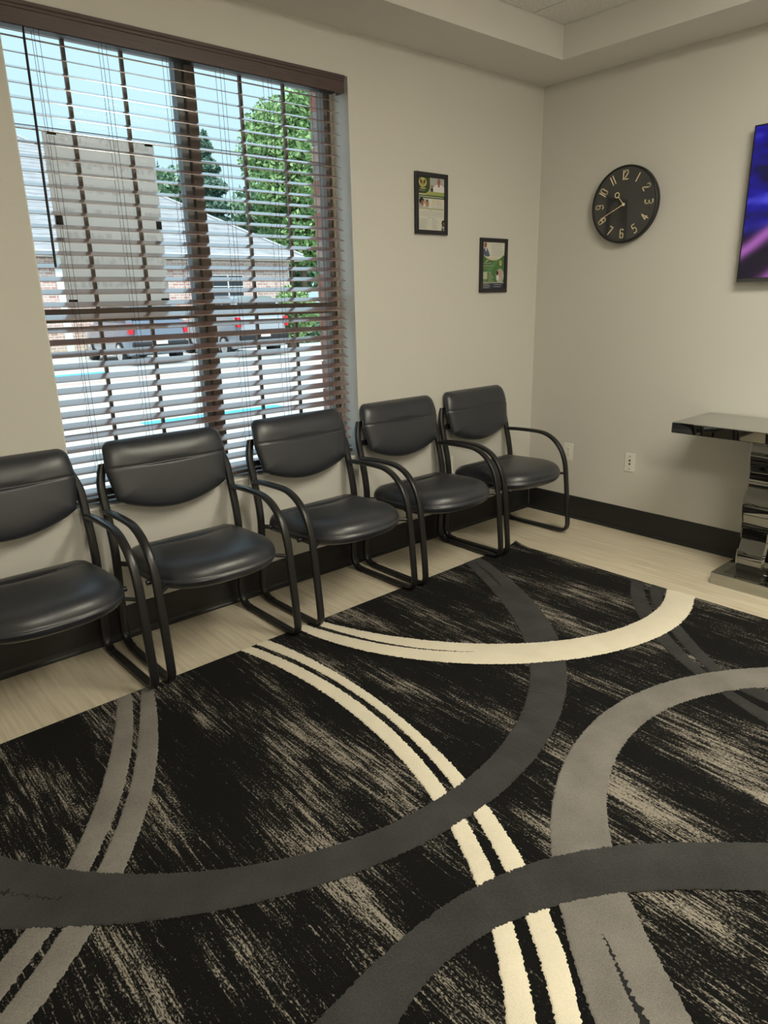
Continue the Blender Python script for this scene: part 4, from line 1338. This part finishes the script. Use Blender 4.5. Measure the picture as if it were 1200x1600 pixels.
# cars, seen from the rear left
def make_car(name, loc, rz, body, label, tall=1.5, w=1.82, ln=4.7):
    t = tag(empty(name, loc), label, 'car', 'parked cars')
    t.rotation_euler = (0, 0, rz)
    paint = mat(name + '_paint_' + str(body), body, 0.25, coat=0.8, coat_rough=0.05, metal=0.3)
    glass = mat('car_glass', (0.015, 0.018, 0.022), 0.06)
    tyre = mat('tyre', (0.015, 0.015, 0.016), 0.8)
    rim = mat('wheel_rim', (0.62, 0.63, 0.65), 0.25, metal=0.9)
    red = mat('tail_red', (0.60, 0.015, 0.03), 0.2)
    black = PLASTIC
    h = tall
    # lofted body: stations along y (0 rear .. ln front): (y, z_low, z_belt, half_w)
    prof_low = [(0.0, 0.42, 0.88, 0.80), (0.10, 0.32, 0.97, 0.90), (0.5, 0.26, 1.0, 0.98), (1.4, 0.24, 0.98, 1.0), (2.6, 0.24, 0.95, 1.0), (3.5, 0.25, 0.92, 0.99), (4.3, 0.28, 0.82, 0.94), (4.62, 0.36, 0.68, 0.82), (4.7, 0.44, 0.6, 0.70)]
    mb = MB(); vs = []; fs = []
    for (y_, z0, z1, hw) in prof_low:
        y_ = y_ / 4.7 * ln; hw *= w / 2; zt = z1 * h / 1.5
        sec = [(-hw * 0.92, z0), (-hw, z0 + 0.14), (-hw, zt * 0.78), (-hw * 0.95, zt), (hw * 0.95, zt), (hw, zt * 0.78), (hw, z0 + 0.14), (hw * 0.92, z0)]
        vs += [(x_, y_, z_) for x_, z_ in sec]
    n_ = 8
    for i in range(len(prof_low) - 1):
        for k_ in range(n_):
            a = i * n_ + k_; c_ = i * n_ + (k_ + 1) % n_
            fs.append((a, c_, c_ + n_, a + n_))
    fs.append(tuple(range(n_))); fs.append(tuple(range(len(vs) - n_, len(vs))))
    mb.add(vs, fs); mb.build('body', paint, t, smooth=35)
    # cabin
    cab = [(0.12, 0.95), (0.42, 1.36), (0.75, 1.46), (1.6, 1.5), (2.3, 1.46), (2.75, 1.34), (3.35, 0.93)]
    mb = MB(); vs = []; fs = []
    for (y_, zt) in cab:
        y_ = y_ / 4.7 * ln; zt *= h / 1.5
        zb = 0.90 * h / 1.5
        f_ = (zt - zb) / (0.6 * h / 1.5)
        hb = w / 2 * 0.94; ht = w / 2 * (0.94 - 0.16 * max(0, f_))
        vs += [(-hb, y_, zb), (-ht, y_, zt), (ht, y_, zt), (hb, y_, zb)]
    for i in range(len(cab) - 1):
        for k_ in range(4):
            a = i * 4 + k_; c_ = i * 4 + (k_ + 1) % 4
            fs.append((a, c_, c_ + 4, a + 4))
    fs.append((0, 1, 2, 3)); fs.append(tuple(range(len(vs) - 4, len(vs))))
    mb.add(vs, fs); mb.build('cabin', paint, t, smooth=35)
    k1 = h / 1.5; ky = ln / 4.7
    # rear window follows the slope between (0.12,0.95) and (0.42,1.36)
    def on_slope(f): return (0.12 + 0.30 * f) * ky, (0.95 + 0.41 * f) * k1
    (ya, za), (yb, zb) = on_slope(0.22), on_slope(0.95)
    mb = MB(); o_ = 0.012
    mb.add([(-w * 0.40, ya - o_, za + o_), (w * 0.40, ya - o_, za + o_), (w * 0.355, yb - o_, zb + o_), (-w * 0.355, yb - o_, zb + o_),
            (-w * 0.40, ya + 0.01, za), (w * 0.40, ya + 0.01, za), (w * 0.355, yb + 0.01, zb), (-w * 0.355, yb + 0.01, zb)],
           [(0, 1, 2, 3), (7, 6, 5, 4), (0, 4, 5, 1), (1, 5, 6, 2), (2, 6, 7, 3), (3, 7, 4, 0)])
    mb.build('rear_window', glass, t)
    for s in (-1, 1):
        for (y0, y1, ta, tb) in ((0.42, 1.15, 0.28, 0.0), (1.22, 2.05, 0.0, 0.0), (2.12, 2.95, 0.0, 0.45)):
            zb0 = 1.0 * k1; zt0 = 1.37 * k1
            hwb = w / 2 * (0.94 - 0.16 * (zb0 - 0.9 * k1) / (0.6 * k1)) + 0.008; hwt = w / 2 * (0.94 - 0.16 * (zt0 - 0.9 * k1) / (0.6 * k1)) + 0.008
            ps = [(y0 * ky, zb0, hwb), (y1 * ky, zb0, hwb), ((y1 - tb) * ky, zt0, hwt), ((y0 + ta) * ky, zt0, hwt)]
            mb = MB(); mb.add([(s * hw, y_, z_) for y_, z_, hw in ps] + [(s * (hw - 0.02), y_, z_) for y_, z_, hw in ps],
                              [(0, 1, 2, 3), (7, 6, 5, 4), (0, 4, 5, 1), (1, 5, 6, 2), (2, 6, 7, 3), (3, 7, 4, 0)])
            mb.build('side_window', glass, t)
        MB().box(s * w * 0.45 - 0.09, s * w * 0.45 + 0.035, -0.03, 0.14, 0.74 * k1, 0.98 * k1).build('tail_light', red, t, bevel=0.02)
        for wy in (0.95, 3.75):
            fnw = lambda a_, b_2, h_, s=s, wy=wy: (s * (w / 2 - 0.20 + h_), wy * ky + a_, 0.34 + b_2)
            wl = MB().lathe([(0.20, 0.0), (0.325, 0.01), (0.34, 0.04), (0.34, 0.18), (0.325, 0.215), (0.235, 0.222)], fnw, 28).build('wheel', tyre, t, smooth=40)
            hub = MB()
            hub.lathe([(0.235, 0.2225), (0.222, 0.230), (0.215, 0.2255)], fnw, 28)
            hub.lathe([(0.055, 0.2225), (0.05, 0.236)], fnw, 14)
            for sp_ in range(5):
                w0 = 2 * math.pi * sp_ / 5
                dv = Vector((math.cos(w0), math.sin(w0))); nv = Vector((-dv.y, dv.x))
                hub.prism([tuple(dv * 0.04 - nv * 0.035), tuple(dv * 0.22 - nv * 0.025), tuple(dv * 0.22 + nv * 0.025), tuple(dv * 0.04 + nv * 0.035)], fnw, 0.2225, 0.233)
            hub.build('rim', rim, wl)
    MB().box(-w * 0.46, w * 0.46, -0.07, 0.10, 0.36 * k1, 0.56 * k1).build('rear_bumper', black if tall > 1.6 else paint, t, bevel=0.04)
    MB().box(-0.16, 0.16, -0.085, -0.071, 0.50 * k1, 0.58 * k1).build('number_plate', WHITEPL, t)
    return t


make_car('sport_wagon', (4.45, 16.0, GZ), math.radians(-3), (0.20, 0.24, 0.31), 'slate blue car with red tail lights parked behind the left blind half', 1.74, 1.70)  # body colour lightened to carry the bluish glare haze
make_car('utility_vehicle', (7.78, 16.0, GZ), math.radians(-3), (0.42, 0.45, 0.49), 'silver grey car with dark windows parked to the right of the mullion', 1.84, 1.80, 4.8)


# trees
def leaf_cloud(fn, n, size, seed):
    r = np.random.default_rng(seed)
    P = fn(n, r)
    n = len(P)
    A = r.normal(size=(n, 3)); A /= np.linalg.norm(A, axis=1)[:, None]
    Bv = np.cross(A, r.normal(size=(n, 3))); Bv /= np.linalg.norm(Bv, axis=1)[:, None]
    s = size * r.uniform(0.6, 1.4, (n, 1))
    v = np.stack([P - A * s, P + Bv * s * 0.55, P + A * s, P - Bv * s * 0.55], 1).reshape(-1, 3)
    f = np.arange(4 * n).reshape(-1, 4)
    mb = MB(); mb.v = [tuple(x) for x in v]; mb.f = [tuple(x) for x in f]; mb.m = list(r.integers(0, 3, n))
    return mb


def clumps(n_cl, spread, rad):
    def fn(n, r):
        C = r.normal(size=(n_cl, 3)); C /= np.linalg.norm(C, axis=1)[:, None]
        C = C * (r.uniform(0.25, 1, (n_cl, 1)) ** 0.5) * np.array(spread)
        idx = r.integers(0, n_cl, n)
        D = r.normal(size=(n, 3)); D /= np.linalg.norm(D, axis=1)[:, None]
        return C[idx] + D * (r.uniform(0.2, 1, (n, 1)) ** 0.4) * rad * r.uniform(0.6, 1.2, n_cl)[idx][:, None]
    return fn


def conif(h, rb):
    def fn(n, r):
        t = r.uniform(0, 1, n) ** 0.7
        zz = (1 - t) * h
        w = r.uniform(0, 2 * np.pi, n)
        lay = 0.65 + 0.35 * np.cos(zz * 5.5)
        rr = rb * t * lay * r.uniform(0.3, 1, n) ** 0.5 + 0.05
        return np.stack([rr * np.cos(w), rr * np.sin(w), zz - 0.22 * rr], 1)
    return fn


def leafmats(key, c):
    out = []
    for i, k_ in enumerate((0.7, 1.0, 1.35)):
        mm = mat('leaf_%s_%d' % (key, i), tuple(min(1, x_ * k_) for x_ in c), 0.7)
        out.append(mm)
    return out


BARK = mat('bark', (0.10, 0.075, 0.055), 0.95, noise=(12, 0.3, I1))


def tree(name, loc, h_trunk, crown_z, fn, n, size, mats, label, cat='tree'):
    t = tag(empty(name, loc), label, cat, 'trees beyond the parking lot')
    MB().tube([(0, 0, 0), (0.06, 0.02, h_trunk * 0.4), (-0.05, 0.05, h_trunk * 0.75), (0, 0, h_trunk)], [0.22, 0.17, 0.13, 0.05], 8).build('trunk', BARK, t, smooth=True)
    fo = leaf_cloud(fn, n, size, abs(hash(name + str(loc[0]))) % 1000 if False else int(loc[0] * 37 + loc[1])).build('foliage', mats, t, fix=False, loc=(0, 0, crown_z))
    fo['kind'] = 'stuff'
    return t


L1 = leafmats('bright', (0.27, 0.42, 0.17)); L2 = leafmats('deep', (0.17, 0.28, 0.17)); L3 = leafmats('pine', (0.16, 0.26, 0.20))  # haze over the trees is mixed into these paler leaf colours
tree('leafy_tree', (17.4, 27.6, GZ), 8.0, 7.2, clumps(60, (2.0, 2.0, 4.0), 1.15), 24000, 0.12, L1, 'tall bright green leafy tree at the right of the window view')
tree('conifer_tree', (20.6, 42.6, GZ), 11.5, 1.2, conif(11.1, 4.6), 16000, 0.23, L3, 'pointed dark conifer left of the bright tree')
tree('leafy_tree', (19.7, 52.0, GZ), 10.0, 9.0, clumps(46, (3.1, 2.0, 3.1), 1.7), 16000, 0.24, L2, 'rounded dark green tree rising behind the brick building roof')
tree('leafy_tree', (21.2, 34.0, GZ), 6.0, 5.4, clumps(44, (3.0, 1.7, 2.9), 1.3), 16000, 0.20, L2, 'dark green tree filling the gap between the conifer and the bright tree')
tree('clipped_shrub', (9.6, 17.2, GZ), 1.2, 1.25, clumps(30, (0.62, 0.62, 0.62), 0.40), 9000, 0.06, L1, 'rounded green shrub beside the parked silver car', 'shrub')
hd = tag(empty('hedge', (13.6, 21.2, GZ)), 'low dark hedge behind the rounded shrub', 'hedge')
hf = leaf_cloud(lambda n, r: np.stack([r.uniform(-2.6, 3.2, n), r.uniform(-0.5, 0.5, n), r.uniform(0.03, 1.0, n)], 1), 7000, 0.08, 5).build('foliage', L2, hd, fix=False)
hf['kind'] = 'stuff'
MB().box(-2.5, 3.1, -0.08, 0.08, 0.0, 0.7).build('stems', BARK, hd)
